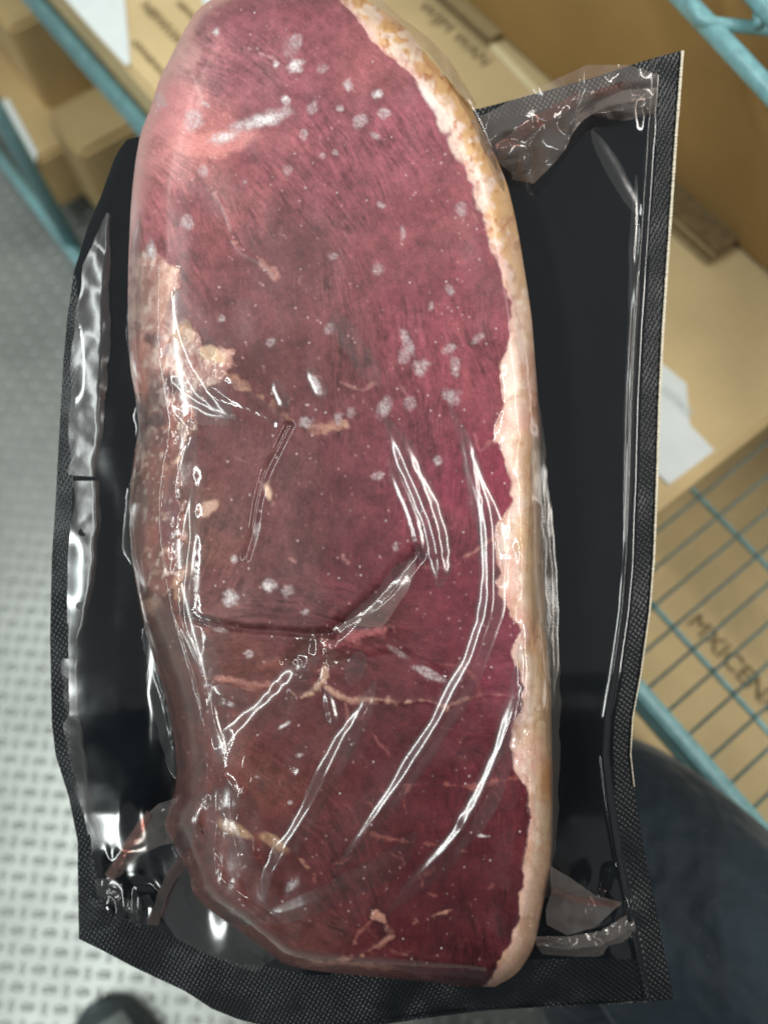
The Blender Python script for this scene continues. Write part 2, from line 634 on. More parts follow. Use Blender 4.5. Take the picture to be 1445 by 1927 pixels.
slab("shipping_label", [lab0, lab1, lab1 + BACKD * 0.02 - RAILD * 0.03, lab0 + BACKD * 0.03], 0.0008, MAT_PAPER, boxF)

# ------------------------------------------------------------------ wire shelf
def tube(name, pts, r, mat, parent, seg=10, closed_ends=True):
    pts = [Vector(p) for p in pts]
    v, f = [], []
    for i, p in enumerate(pts):
        d = (pts[min(i + 1, len(pts) - 1)] - pts[max(i - 1, 0)]).normalized()
        s = d.cross(Vector((0.21, 0.35, 0.91))).normalized()
        t = d.cross(s)
        for k in range(seg):
            a = 2 * math.pi * k / seg
            v.append(p + s * (r * math.cos(a)) + t * (r * math.sin(a)))
    n = len(pts)
    for i in range(n - 1):
        for k in range(seg):
            f.append((i * seg + k, i * seg + (k + 1) % seg, (i + 1) * seg + (k + 1) % seg, (i + 1) * seg + k))
    if closed_ends:
        f.append(list(range(seg))[::-1])
        f.append(list(range((n - 1) * seg, n * seg)))
    return new_obj(name, mesh_from(name, v, f, mat), parent)


shelf = thing("wire_shelf", "teal epoxy wire shelf rack with cartons on its decks", "shelf")
rail_p = PZ(170, 115, ZD)
ra = rail_p - RAILD * 0.6
rb = rail_p + RAILD * 1.9
tube("front_rail", [ra, rb], 0.0083, MAT_TEAL, shelf, 14)
tube("lower_front_rail", [ra - Vector((0, 0, 0.03)), rb - Vector((0, 0, 0.03))], 0.004, MAT_TEAL, shelf, 10)
# deck wires, front to back, as far as they can be seen
w0 = PZ(1230, 1140, ZD)
tw = (w0 - rail_p).dot(RAILD)
for i in range(-8, 12):
    s0 = rail_p + RAILD * (tw + i * 0.0225)
    tube("deck_wire", [s0 + UPZ * 0.004, s0 + BACKD * 0.55 + UPZ * 0.004], 0.0013, MAT_WIRE, shelf, 8)
for i in range(0, 17):
    s0 = rail_p + RAILD * (-0.34 + i * 0.0225)
    tube("deck_wire", [s0 + UPZ * 0.004, s0 + BACKD * 0.25 + UPZ * 0.004], 0.0013, MAT_WIRE, shelf, 8)
for (bx, by) in ((1330, 1250), (1365, 985)):
    q = PZ(bx, by, ZD)
    dback = (q - rail_p).dot(BACKD)
    s0 = rail_p + BACKD * dback + UPZ * -0.001
    tube("support_bar", [s0 + RAILD * 0.2, s0 + RAILD * 1.9], 0.0023, MAT_TEAL, shelf, 10)
# corner post down to the floor
pt = PZ(148, 480, 0.03)
ptop = P(2, 25, 1.0)
post_top = Vector((pt.x, pt.y, 0.75))
tube("post", [Vector((pt.x, pt.y, 0.0)), post_top], 0.0105, MAT_TEAL, shelf, 16)
lr0 = PZ(-60, 215, 0.05)
lr1 = PZ(150, 490, 0.05)
tube("bottom_rail", [lr0, lr1 + (lr1 - lr0) * 0.2], 0.009, MAT_TEAL, shelf, 12)
# upper tier truss crossing the top right corner
zt = 0.60
u0, u1 = PZ(1228, -62, zt), PZ(1470, 196, zt)
tube("upper_rail", [u0 - (u1 - u0) * 0.5, u1 + (u1 - u0)], 0.0062, MAT_TEAL, shelf, 14)
z1 = PZ(1296, -20, zt + 0.004)
tube("truss_wire", [PZ(1290, -70, zt + 0.004), PZ(1300, 10, zt + 0.004), PZ(1315, 36, zt + 0.004), PZ(1345, 45, zt + 0.004), PZ(1480, 58, zt + 0.004)], 0.0040, MAT_TEAL, shelf, 12)
u2, u3 = PZ(1400, -30, zt + 0.02), PZ(1475, 52, zt + 0.02)
tube("upper_rail", [u2 - (u3 - u2), u3 + (u3 - u2)], 0.0058, MAT_TEAL, shelf, 14)
tube("truss_wire", [PZ(1425, -5, zt + 0.012), PZ(1428, 48, zt + 0.012)], 0.0036, MAT_TEAL, shelf, 10)

# ------------------------------------------------------------------ person: lap and shoe
person = thing("person", "person in navy trousers crouching with the pouch resting on their lap", "person")
ja = lambda px, py, d: P(px, py, d)
kneeR = ja(1085, 1490, 0.545)
hipR = ja(1640, 2120, 0.50)
midR = kneeR.lerp(hipR, 0.5) + Vector((0, 0, 0.0))
pel = ja(1500, 2750, 0.60)
hipL = ja(1050, 2650, 0.56)
kneeL = ja(640, 2120, 0.60)
ankR = PZ(1150, 2000, 0.12)
ankL = PZ(330, 2080, 0.10)
verts = [pel, hipR, midR, kneeR, kneeR.lerp(ankR, 0.5), ankR, hipL, kneeL.lerp(hipL, 0.5), kneeL, kneeL.lerp(ankL, 0.5), ankL]
rad = [0.15, 0.105, 0.098, 0.083, 0.065, 0.05, 0.105, 0.098, 0.078, 0.066, 0.055]
edges = [(0, 1), (1, 2), (2, 3), (3, 4), (4, 5), (0, 6), (6, 7), (7, 8), (8, 9), (9, 10)]
me = bpy.data.meshes.new("trousers")
me.from_pydata([tuple(v) for v in verts], edges, [])
tro = new_obj("trousers", me, person)
me.materials.append(MAT_DENIM)
sk = tro.modifiers.new("skin", 'SKIN')
sk.use_smooth_shade = True
if not me.skin_vertices:
    bpy.context.view_layer.objects.active = tro
    tro.select_set(True)
    bpy.ops.object.mode_set(mode='OBJECT')
for i, r_ in enumerate(rad):
    me.skin_vertices[0].data[i].radius = (r_, r_)
me.skin_vertices[0].data[0].use_root = True
sb_ = tro.modifiers.new("smooth", 'SUBSURF')
sb_.levels = sb_.render_levels = 3
jk = [pel + Vector((0, 0, 0.05)), Vector((0.12, -0.46, 0.62)), Vector((0.03, -0.42, 0.86)), Vector((0.0, -0.36, 1.05)), Vector((0.21, -0.33, 1.04)), Vector((0.34, -0.22, 0.86)), Vector((-0.21, -0.33, 1.04)), Vector((-0.34, -0.24, 0.84))]
mj = bpy.data.meshes.new("unseen_torso")  # unseen upper body, added to shade the beef and darken film reflections
mj.from_pydata([tuple(v) for v in jk], [(0, 1), (1, 2), (2, 3), (3, 4), (4, 5), (3, 6), (6, 7)], [])
mj.materials.append(MAT_DENIM)
jo = new_obj("unseen_torso", mj, person)
jo.modifiers.new("skin", 'SKIN').use_smooth_shade = True
if not mj.skin_vertices:
    mj.skin_vertices.new() if hasattr(mj.skin_vertices, "new") else None
for i, r_ in enumerate([0.15, 0.15, 0.16, 0.13, 0.085, 0.06, 0.085, 0.06]):
    mj.skin_vertices[0].data[i].radius = (r_, r_)
mj.skin_vertices[0].data[0].use_root = True
sj = jo.modifiers.new("smooth", 'SUBSURF')
sj.levels = sj.render_levels = 2
# shoe
toe = PZ(185, 1880, 0.0)
heel = PZ(290, 2160, 0.0)
ax = (heel - toe)
L = 0.28
ax.normalize()
sd = Vector((-ax.y, ax.x, 0))
v, f = [], []
prof = [(0.0, 0.012, 0.018), (0.012, 0.032, 0.035), (0.04, 0.045, 0.05), (0.09, 0.049, 0.062), (0.15, 0.045, 0.08), (0.21, 0.038, 0.10), (0.26, 0.034, 0.10), (0.28, 0.022, 0.09)]
for t, w, h in prof:
    for k in range(16):
        a = math.pi * k / 15
        v.append(toe + ax * t + sd * (w * math.cos(a)) + UPZ * (0.001 + h * math.sin(a) ** 0.75))
for i in range(len(prof) - 1):
    for k in range(15):
        f.append((i * 16 + k, i * 16 + k + 1, (i + 1) * 16 + k + 1, (i + 1) * 16 + k))
f.append(list(range(16)))
f.append(list(range((len(prof) - 1) * 16, len(prof) * 16))[::-1])
shoe = new_obj("shoe", mesh_from("shoe", v, f, MAT_SHOE), person, label="dark shoe with a pale highlight painted on its toe")
v, f = [], []
for t, w, h in [(0.020, 0.022, 0.043), (0.035, 0.030, 0.0505), (0.06, 0.034, 0.0575), (0.085, 0.030, 0.064)]:
    for k in range(9):
        a = math.pi * (0.5 + 0.30 * (k - 4) / 4)
        ww = np.interp(t, [q[0] for q in prof], [q[1] for q in prof])
        hh = np.interp(t, [q[0] for q in prof], [q[2] for q in prof])
        v.append(toe + ax * t + sd * (ww * math.cos(a)) + UPZ * (0.0025 + hh * math.sin(a) ** 0.75))
for i in range(3):
    for k in range(8):
        f.append((i * 9 + k, i * 9 + k + 1, (i + 1) * 9 + k + 1, (i + 1) * 9 + k))
new_obj("toe_highlight", mesh_from("toe_highlight", v, f, MAT_TOE_HIGHLIGHT), shoe)  # highlight on the toe, painted as a pale patch

# ------------------------------------------------------------------ beef: painted on a photo-sized raster, then lifted into a body
YL = [(-40, 530), (-30, 470), (-12, 418), (0, 395), (20, 370), (60, 345), (100, 325), (150, 300), (200, 285), (250, 265), (300, 256), (350, 250),
      (400, 246), (500, 242), (600, 241), (650, 243), (700, 247), (750, 256), (800, 262), (830, 258), (860, 252), (900, 247), (950, 243),
      (1000, 244), (1050, 248), (1100, 256), (1150, 265), (1200, 278), (1250, 293), (1300, 308), (1350, 320), (1400, 329), (1450, 333),
      (1485, 331), (1520, 318), (1555, 308), (1590, 328), (1640, 355), (1680, 362), (1705, 385), (1730, 420), (1760, 460), (1790, 500), (1810, 525),
      (1820, 545), (1830, 600), (1838, 700), (1848, 800), (1854, 880), (1858, 912)]
YR = [(-40, 570), (-30, 620), (-12, 668), (0, 690), (30, 735), (60, 770), (100, 800), (150, 845), (200, 885), (240, 905), (270, 920), (300, 935), (350, 955),
      (400, 967), (450, 977), (500, 985), (550, 993), (600, 1000), (700, 1008), (800, 1016), (900, 1018), (1000, 1020), (1100, 1024), (1200, 1030),
      (1300, 1036), (1400, 1038), (1500, 1040), (1600, 1039), (1630, 1036), (1660, 1030), (1700, 1022), (1750, 1012), (1780, 1005), (1800, 995), (1830, 975),
      (1848, 950), (1858, 922)]
YF = [(-40, 560), (-12, 620), (0, 640), (30, 665), (60, 690), (100, 725), (150, 780), (200, 820), (250, 850), (300, 872), (350, 890), (400, 905), (450, 925), (500, 945),
      (550, 955), (600, 962), (640, 958), (680, 946), (720, 941), (760, 943), (800, 938), (828, 926), (845, 932), (870, 946), (900, 955), (940, 957),
      (965, 948), (990, 926), (1050, 936), (1100, 940), (1150, 958), (1180, 968), (1250, 973), (1350, 978), (1400, 971), (1450, 976), (1480, 990), (1520, 993),
      (1600, 990), (1650, 985), (1700, 975), (1750, 966), (1800, 945), (1830, 925), (1858, 905)]
ip = lambda T, y: np.interp(y, [a for a, _ in T], [b for _, b in T])
RS = 1.8                                      # raster step in photo pixels
X0, Y0 = 225.0, -45.0
rw, rh = int((1075 - X0) / RS) + 1, int((1870 - Y0) / RS) + 1
gx, gy = np.meshgrid(X0 + RS * np.arange(rw), Y0 + RS * np.arange(rh))
ras = lambda A, px, py: bilin(A, (px - X0) / RS, (py - Y0) / RS)


def seg_dist(pts, closed=False, pad=80):
    """distance of every raster point (within pad of the line) to a polyline"""
    p = np.asarray(pts, float)
    if closed:
        p = np.vstack([p, p[:1]])
    out = np.full(gx.shape, 1e4)
    for a, b in zip(p[:-1], p[1:]):
        lo, hi = np.minimum(a, b) - pad, np.maximum(a, b) + pad
        i0, i1 = max(int((lo[0] - X0) / RS), 0), min(int((hi[0] - X0) / RS) + 2, rw)
        j0, j1 = max(int((lo[1] - Y0) / RS), 0), min(int((hi[1] - Y0) / RS) + 2, rh)
        if i1 <= i0 or j1 <= j0:
            continue
        x, y = gx[j0:j1, i0:i1], gy[j0:j1, i0:i1]
        d = b - a
        t = np.clip(((x - a[0]) * d[0] + (y - a[1]) * d[1]) / (d @ d + 1e-9), 0, 1)
        r = np.hypot(x - a[0] - t * d[0], y - a[1] - t * d[1])
        out[j0:j1, i0:i1] = np.minimum(out[j0:j1, i0:i1], r)
    return out


def inside(pts):
    p = np.asarray(pts, float)
    c = np.zeros(gx.shape, bool)
    for (xa, ya), (xb, yb) in zip(p, np.roll(p, -1, 0)):
        if ya == yb:
            continue
        cond = ((gy < ya) != (gy < yb)) & (gx < (xb - xa) * (gy - ya) / (yb - ya) + xa)
        c ^= cond
    return c


outline = [(x, y) for y, x in YL] + [(x, y) for y, x in YR[::-1]]
dedge = seg_dist(outline, True, 120)
ins = inside(outline)
dedge = np.where(ins, np.minimum(dedge, 120), 0)
xf = ip(YF, gy)
wob = (fbm(gx, gy, 44, 3, 21) - 0.5) * 34 + (fbm(gx, gy, 10, 2, 22) - 0.5) * 6
fat_s = gx - xf + wob                         # >0 in the fat cap

# --- low frequency colour
CC = [(450, 40, 150, 84, 96), (600, 60, 146, 78, 88), (335, 120, 206, 142, 146), (315, 190, 218, 142, 146), (295, 260, 220, 140, 142), (380, 275, 206, 122, 122),
      (270, 400, 186, 108, 116), (450, 150, 150, 86, 98), (600, 200, 152, 80, 94), (700, 120, 160, 88, 96), (760, 250, 154, 80, 94), (650, 350, 142, 74, 86),
      (480, 300, 152, 82, 92), (820, 420, 152, 78, 88), (880, 550, 148, 72, 84), (900, 700, 148, 70, 82), (700, 550, 140, 72, 80), (550, 450, 122, 70, 76),
      (400, 450, 138, 74, 80), (450, 560, 124, 68, 74), (350, 400, 152, 82, 90), (600, 650, 120, 66, 70), (780, 600, 144, 70, 84), (500, 700, 112, 64, 66),
      (560, 870, 118, 70, 74), (430, 860, 120, 70, 72), (650, 900, 118, 60, 70), (780, 850, 134, 64, 78), (860, 900, 138, 56, 76), (920, 900, 152, 60, 80),
      (560, 1050, 122, 74, 78), (420, 1080, 130, 78, 78), (680, 1050, 120, 56, 68), (840, 1080, 124, 52, 66), (450, 1230, 132, 78, 76), (330, 1000, 142, 98, 90),
      (290, 1200, 146, 100, 94), (520, 1140, 124, 74, 80), (700, 1200, 112, 52, 58), (850, 1250, 120, 50, 62), (950, 1250, 148, 62, 82), (560, 1380, 116, 60, 62),
      (700, 1400, 106, 46, 54), (850, 1450, 110, 42, 54), (940, 1500, 116, 42, 54), (480, 1480, 132, 72, 68), (420, 1650, 146, 84, 82), (550, 1620, 110, 52, 56),
      (650, 1650, 108, 48, 54), (800, 1650, 100, 38, 48), (900, 1750, 98, 36, 46), (560, 1760, 122, 66, 64), (720, 1790, 106, 42, 50), (380, 1400, 146, 90, 88)]
CC = np.array(CC, float)
wx = gx + (fbm(gx, gy, 70, 3, 31) - 0.5) * 90
wy = gy + (fbm(gx, gy, 70, 3, 41) - 0.5) * 90
acc, wsum = np.zeros(gx.shape + (3,)), np.zeros(gx.shape)
for x, y, r_, g_, b_ in CC:
    w = 1 / ((wx - x) ** 2 + (wy - y) ** 2 + 900) ** 1.7
    acc += w[..., None] * lin((r_, g_, b_))
    wsum += w
col = acc / wsum[..., None] * np.array([0.98, 1.07, 1.0]) * np.interp(gy, [0, 900, 1300, 1800], [0.84, 0.73, 0.58, 0.50])[..., None]  # darker downwards: dark red muscle plus the person's shade painted in

# --- fibres: noise smeared along a direction field
ang_pts = [(450, 60, 28), (600, 120, 40), (760, 180, 55), (850, 400, 62), (900, 600, 72), (700, 400, 62), (500, 300, 55), (350, 250, 20), (330, 400, 70), (450, 560, 80),
           (650, 650, 80), (800, 750, 85), (560, 900, 96), (430, 1000, 105), (700, 1000, 92), (870, 1000, 88), (450, 1250, 170), (600, 1180, 10), (800, 1150, 175), (850, 1300, 178),
           (700, 1380, 60), (520, 1500, 35), (850, 1550, 85), (700, 1650, 70), (850, 1750, 90), (560, 1750, 30), (420, 1620, 70)]
cx2, sx2, wsum = 0, 0, 0
for x, y, a in ang_pts:
    w = 1 / ((gx - x) ** 2 + (gy - y) ** 2 + 2500) ** 1.5
    cx2, sx2, wsum = cx2 + w * math.cos(2 * R(a)), sx2 + w * math.sin(2 * R(a)), wsum + w
th = 0.5 * np.arctan2(sx2, cx2) + (fbm(gx, gy, 60, 3, 51) - 0.5) * 0.9
dx, dy = np.cos(th), np.sin(th)


def lic(src, n, step=1.0):
    ii, jj = np.meshgrid(np.arange(rw, dtype=float), np.arange(rh, dtype=float))
    tot = src.copy()
    for sgn in (1, -1):
        x, y = ii.copy(), jj.copy()
        for k in range(n):
            ux, uy = bilin(dx, x, y), bilin(dy, x, y)
            x, y = x + sgn * step * ux, y + sgn * step * uy
            tot += bilin(src, x, y)
    tot /= 2 * n + 1
    return (tot - tot.mean()) / tot.std()


white = rng.random(gx.shape)
fib = np.clip(lic(white, 6), -3, 3)
broad = rng.random((rh // 3 + 2, rw // 3 + 2))
broad = bilin(broad, np.arange(rw)[None, :] / 3.0 + np.zeros((rh, 1)), np.arange(rh)[:, None] / 3.0 + np.zeros((1, rw)))
fib2 = np.clip(lic(broad, 16), -3, 3)
mott = fbm(gx, gy, 38, 4, 61) - 0.5
mott2 = fbm(gx, gy, 12, 3, 66) - 0.5
lum = 1 + (0.03 + 0.11 * smooth(0.42, 0.68, fbm(gx, gy, 130, 3, 77))) * (fib + 0.8 * fib2) + 0.70 * mott + 0.55 * mott2 + 0.35 * (fbm(gx, gy, 5, 2, 68) - 0.5)
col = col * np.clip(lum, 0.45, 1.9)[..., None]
# pale fibre flecks
fleck = lic((rng.random(gx.shape) > 0.9955).astype(float) * fbm(gx, gy, 60, 3, 55) ** 2, 3)
flk = smooth(3, 8, fleck) * smooth(1450, 500, gy + 0 * gx) * 0.7 + smooth(4, 9, fleck) * 0.16
rnd = lambda r_, g_, b_: lin((r_, g_, b_))


def lay(mask, c, a=1.0, sl=None):
    global col
    m = np.clip(mask * a, 0, 1)[..., None]
    if sl is None:
        col = col * (1 - m) + rnd(*c) * m
    else:
        col[sl] = col[sl] * (1 - m) + rnd(*c) * m


def window(x0, x1, y0, y1):
    i0, i1 = np.clip([int((x0 - X0) / RS), int((x1 - X0) / RS) + 2], 0, rw)
    j0, j1 = np.clip([int((y0 - Y0) / RS), int((y1 - Y0) / RS) + 2], 0, rh)
    return (slice(j0, j1), slice(i0, i1))


lay(flk, (196, 140, 136), 0.22)
# purple-bright tissue freshly under the film on the right
lay(smooth(0.5, 0.75, fbm(gx, gy, 120, 3, 71)) * smooth(600, 850, gx) * smooth(700, 900, gy) * smooth(1500, 1200, gy), (140, 48, 70), 0.12)
hgt = np.zeros(gx.shape)                       # fine relief in metres


def stroke(pts, w, c, a=0.9, rel=0.0, rough=0.5, seed=0, n=None):
    """a seam, vein or cut of ragged width along pts"""
    q = catmull(pts, n or max(12, 6 * len(pts)))
    pad = w * 4 + 12
    sl = window(q[:, 0].min() - pad, q[:, 0].max() + pad, q[:, 1].min() - pad, q[:, 1].max() + pad)
    x_, y_ = gx[sl], gy[sl]
    if x_.size == 0:
        return
    d = np.full(x_.shape, 1e4)
    for a_, b_ in zip(q[:-1], q[1:]):
        e = b_ - a_
        t = np.clip(((x_ - a_[0]) * e[0] + (y_ - a_[1]) * e[1]) / (e @ e + 1e-9), 0, 1)
        d = np.minimum(d, np.hypot(x_ - a_[0] - t * e[0], y_ - a_[1] - t * e[1]))
    w = w * 0.8
    j = (fbm(x_, y_, 12, 3, 300 + seed) - 0.5) * 2 * rough
    m = 0.9 * smooth(w * 1.7, -0.4 * w, d + j * w * 3.2 + (fbm(x_, y_, 40, 2, 320 + seed) - 0.5) * w * 3)
    m = m * (0.6 + 0.8 * fbm(x_, y_, 5, 2, 330 + seed)) * 0.75 * (0.05 + 1.5 * fbm(x_, y_, 48, 2, 400 + seed)).clip(0, 1)
    lay(m, c, a, sl)
    hgt[sl] += rel * smooth(w * 1.8, 0, d)


def blot(x, y, rx, ry, rot, c, a, seed=0, grain=0.5, rag=0.5, rel=0.0):
    pad = 1.7 * max(rx, ry) + 8
    sl = window(x - pad, x + pad, y - pad, y + pad)
    x_, y_ = gx[sl], gy[sl]
    if x_.size == 0:
        return
    ca, sa = math.cos(R(rot)), math.sin(R(rot))
    u = ((x_ - x) * ca + (y_ - y) * sa) / rx
    v_ = (-(x_ - x) * sa + (y_ - y) * ca) / ry
    r_ = np.hypot(u, v_) + (fbm(x_, y_, max(rx, ry) * 0.7 + 4, 3, 500 + seed) - 0.5) * 2 * rag
    m = smooth(1.1, 0.45, r_)
    g = fbm(x_, y_, 3.4, 2, 600 + seed)
    m = m * (1 - grain + grain * smooth(0.38, 0.62, g) * 1.3)
    lay(m, c, a, sl)
    hgt[sl] += rel * smooth(1.2, 0.2, r_)


# darker oxidised areas
for x, y, rx, ry, a in ((560, 480, 120, 90, 0.35), (470, 680, 110, 70, 0.3), (640, 720, 90, 60, 0.25), (540, 1180, 90, 30, 0.4), (460, 800, 90, 40, 0.3), (620, 980, 60, 90, 0.2)):
    blot(x, y, rx, ry, 10, (84, 46, 48), a, int(x), 0.1, 0.6)
# pale membrane at the upper left
blot(330, 215, 80, 95, 15, (228, 150, 150), 0.55, 3, 0.15, 0.7)
blot(345, 110, 26, 46, 30, (226, 168, 166), 0.6, 4, 0.2, 0.7)
blot(400, 268, 80, 26, -8, (226, 150, 144), 0.6, 5, 0.25, 0.8)
blot(270, 330, 20, 90, 8, (220, 150, 150), 0.45, 6, 0.2, 0.7)
stroke([(330, 85), (352, 120), (370, 160), (378, 195)], 5, (232, 186, 182), 0.8, 0, 0.6, 1)
stroke([(470, 90), (500, 105), (520, 112)], 4, (215, 165, 165), 0.7, 0, 0.7, 2)
stroke([(405, 365), (420, 390), (430, 415), (434, 432)], 4, (214, 160, 156), 0.8, 0.0002, 0.5, 3)
stroke([(440, 455), (462, 478), (490, 492), (518, 518)], 6, (206, 150, 140), 0.85, 0.0003, 0.8, 4)
# gristle patch on the left
gr = [(236, 470), (285, 470), (322, 500), (334, 535), (326, 570), (338, 606), (372, 626), (392, 655), (430, 668), (432, 690), (408, 714), (372, 730), (372, 770), (350, 830),
      (340, 900), (352, 960), (344, 1040), (352, 1110), (300, 1130), (250, 1090), (236, 900)]
gd = seg_dist(gr, True, 60)
gmask = np.where(inside(gr), gd, -gd) + (fbm(gx, gy, 30, 4, 81) - 0.5) * 44
g_in = smooth(-3, 5, gmask)
upper_g = smooth(800, 700, gy)
lay(g_in * upper_g, (216, 172, 160), 0.9)
lay(g_in * (1 - upper_g), (140, 100, 88), 0.72)
gn = fbm(gx + 0.4 * gy, gy, 22, 4, 91)
gn2 = fbm(gx, gy, 46, 4, 95)
lay(g_in * smooth(0.58, 0.72, gn), (230, 196, 176), 0.75)
lay(g_in * smooth(0.46, 0.36, gn), (164, 104, 96), 0.5)
lay(g_in * smooth(0.60, 0.72, gn2), (186, 112, 102), 0.45)
lay(g_in * smooth(0.42, 0.30, gn2), (112, 74, 74), 0.6)
gn3 = fbm(gx * 1.4 + 0.3 * gy, gy * 0.7, 12, 3, 97)
lay(g_in * smooth(0.48, 0.34, gn3), (150, 96, 88), 0.55)
lay(g_in * smooth(0.60, 0.74, gn3), (242, 216, 202), 0.65)
hgt = hgt + g_in * (0.0014 * (gn - 0.3) + 0.0006 * gn3)
for x, y, rx, ry, rot, c, a in ((400, 665, 34, 18, 25, (214, 180, 150), 0.9), (345, 625, 24, 22, 40, (206, 170, 140), 0.8), (300, 560, 22, 60, 5, (206, 160, 140), 0.6),
                                (330, 720, 36, 20, 40, (92, 60, 58), 0.9), (300, 790, 22, 18, 0, (96, 72, 78), 0.9), (288, 640, 16, 14, 0, (104, 66, 66), 0.8),
                                (262, 690, 16, 60, 0, (220, 140, 122), 0.8), (345, 770, 30, 30, 30, (178, 110, 92), 0.6), (390, 955, 22, 16, -40, (206, 168, 150), 0.85),
                                (350, 1075, 12, 24, 20, (200, 160, 140), 0.7), (300, 900, 24, 90, 0, (120, 84, 76), 0.5), (320, 970, 22, 50, 8, (104, 74, 82), 0.7),
                                (285, 1140, 24, 18, -30, (216, 176, 156), 0.8), (340, 1110, 26, 16, 60, (196, 156, 130), 0.6), (450, 1565, 40, 12, 25, (206, 168, 132), 0.7),
                                (520, 1590, 30, 12, 35, (190, 150, 118), 0.6), (504, 925, 10, 24, -18, (232, 196, 170), 0.95), (505, 1250, 40, 18, -10, (150, 92, 84), 0.5)):
    blot(x, y, rx, ry, rot, c, a, int(x + y), 0.15, 0.7, 0.0003)
# main seam between the muscles
stroke([(425, 705), (470, 735), (505, 760), (545, 788), (575, 800), (610, 804), (648, 800)], 9, (206, 160, 136), 0.9, 0.0004, 0.7, 11)
stroke([(380, 735), (420, 760), (470, 780), (510, 800)], 12, (96, 56, 56), 0.6, -0.0006, 0.5, 12)
stroke([(545, 800), (520, 850), (500, 890), (486, 940), (476, 1000), (462, 1050)], 8, (74, 30, 36), 0.8, -0.0012, 0.4, 13)
stroke([(640, 718), (662, 728), (682, 734), (704, 722)], 3, (190, 140, 132), 0.7, 0, 0.6, 14)
stroke([(682, 734), (684, 752), (680, 772)], 3, (190, 140, 132), 0.7, 0, 0.6, 15)
stroke([(440, 860), (470, 868), (510, 850), (535, 835)], 3, (170, 124, 116), 0.6, 0, 0.6, 16)
stroke([(1000 - 80, 832), (905, 848), (897, 838), (893, 818)], 4, (206, 140, 136), 0.8, 0, 0.4, 17)
stroke([(870, 1050), (905, 1030), (925, 1015), (940, 1000)], 5, (206, 150, 136), 0.8, 0, 0.5, 18)
stroke([(800, 1068), (850, 1066), (880, 1050)], 4, (180, 116, 112), 0.7, 0, 0.5, 19)
# the folded cut across the middle
stroke([(352, 1160), (400, 1172), (460, 1183), (530, 1188), (585, 1192), (625, 1190)], 9, (60, 22, 28), 0.95, -0.002, 0.35, 21)
stroke([(380, 1150), (450, 1166), (540, 1172)], 5, (146, 96, 96), 0.35, 0, 0.5, 22)
stroke([(628, 1190), (665, 1160), (710, 1120), (750, 1080), (780, 1045)], 18, (52, 14, 24), 0.9, -0.0026, 0.4, 23)
blot(570, 1215, 50, 34, -30, (70, 44, 40), 0.85, 24, 0.35, 0.8, -0.002)
blot(620, 1235, 30, 22, 0, (88, 62, 52), 0.8, 25, 0.4, 0.8, -0.001)
stroke([(622, 1215), (660, 1200), (700, 1190), (735, 1182)], 9, (196, 116, 118), 0.75, 0.0003, 0.9, 26)
stroke([(640, 1245), (690, 1238), (760, 1232), (830, 1270)], 10, (80, 30, 38), 0.5, -0.0008, 0.5, 27)
# pale sinews of the lower half
stroke([(385, 1278), (430, 1280), (470, 1290), (510, 1292)], 5, (196, 140, 126), 0.8, 0.0003, 0.7, 31)
stroke([(548, 1302), (565, 1312), (590, 1300), (606, 1282), (612, 1255)], 6, (214, 176, 152), 0.95, 0.0004, 0.6, 32)
stroke([(606, 1282), (628, 1305), (665, 1318), (710, 1316), (760, 1322), (800, 1318), (840, 1332)], 5, (206, 160, 140), 0.9, 0.0004, 0.6, 33)
stroke([(840, 1330), (890, 1312), (935, 1308), (965, 1312)], 3.4, (196, 140, 126), 0.7, 0.0002, 0.7, 34)
stroke([(650, 1322), (655, 1350), (650, 1380)], 3, (170, 110, 104), 0.7, 0, 0.5, 35)
stroke([(760, 1478), (820, 1474), (880, 1480), (940, 1470), (990, 1460)], 4, (176, 104, 96), 0.75, 0, 0.8, 36)
stroke([(700, 1570), (770, 1585), (830, 1592), (880, 1606)], 3.4, (176, 110, 96), 0.6, 0, 0.8, 37)
stroke([(560, 1612), (585, 1640), (590, 1665), (605, 1680)], 4, (196, 140, 118), 0.8, 0, 0.8, 38)
stroke([(705, 1720), (722, 1735), (732, 1765), (690, 1792), (655, 1806), (625, 1814), (560, 1812)], 5, (206, 150, 130), 0.85, 0.0003, 0.8, 39)
stroke([(735, 1766), (775, 1740), (800, 1728), (850, 1712)], 3.6, (200, 146, 128), 0.8, 0, 0.7, 40)
stroke([(640, 1812), (700, 1818), (760, 1824), (800, 1840)], 4.4, (196, 144, 124), 0.8, 0, 0.7, 41)
stroke([(660, 1800), (665, 1775), (680, 1750), (712, 1722)], 3, (176, 112, 100), 0.6, 0, 0.8, 42)
stroke([(700, 1380), (715, 1400), (735, 1425), (745, 1450)], 3, (166, 104, 98), 0.6, 0, 0.8, 43)
stroke([(800, 1250), (870, 1256), (900, 1290), (895, 1330)], 3, (170, 96, 96), 0.6, 0, 0.7, 44)
stroke([(770, 1480), (760, 1500), (765, 1530)], 2.6, (166, 100, 92), 0.6, 0, 0.7, 45)
for k in range(46):
    x, y = rng.uniform(440, 930), rng.uniform(1250, 1800)
    a = rng.uniform(0, 3.1)
    l_ = rng.uniform(12, 34)
    pts = [(x + t * l_ * math.cos(a + 0.5 * t) + rng.normal(0, 2), y + t * l_ * math.sin(a + 0.5 * t)) for t in (0, 0.35, 0.7, 1)]
    stroke(pts, rng.uniform(1.6, 2.6), (172, 108, 98), rng.uniform(0.2, 0.45), 0, 0.8, 700 + k)
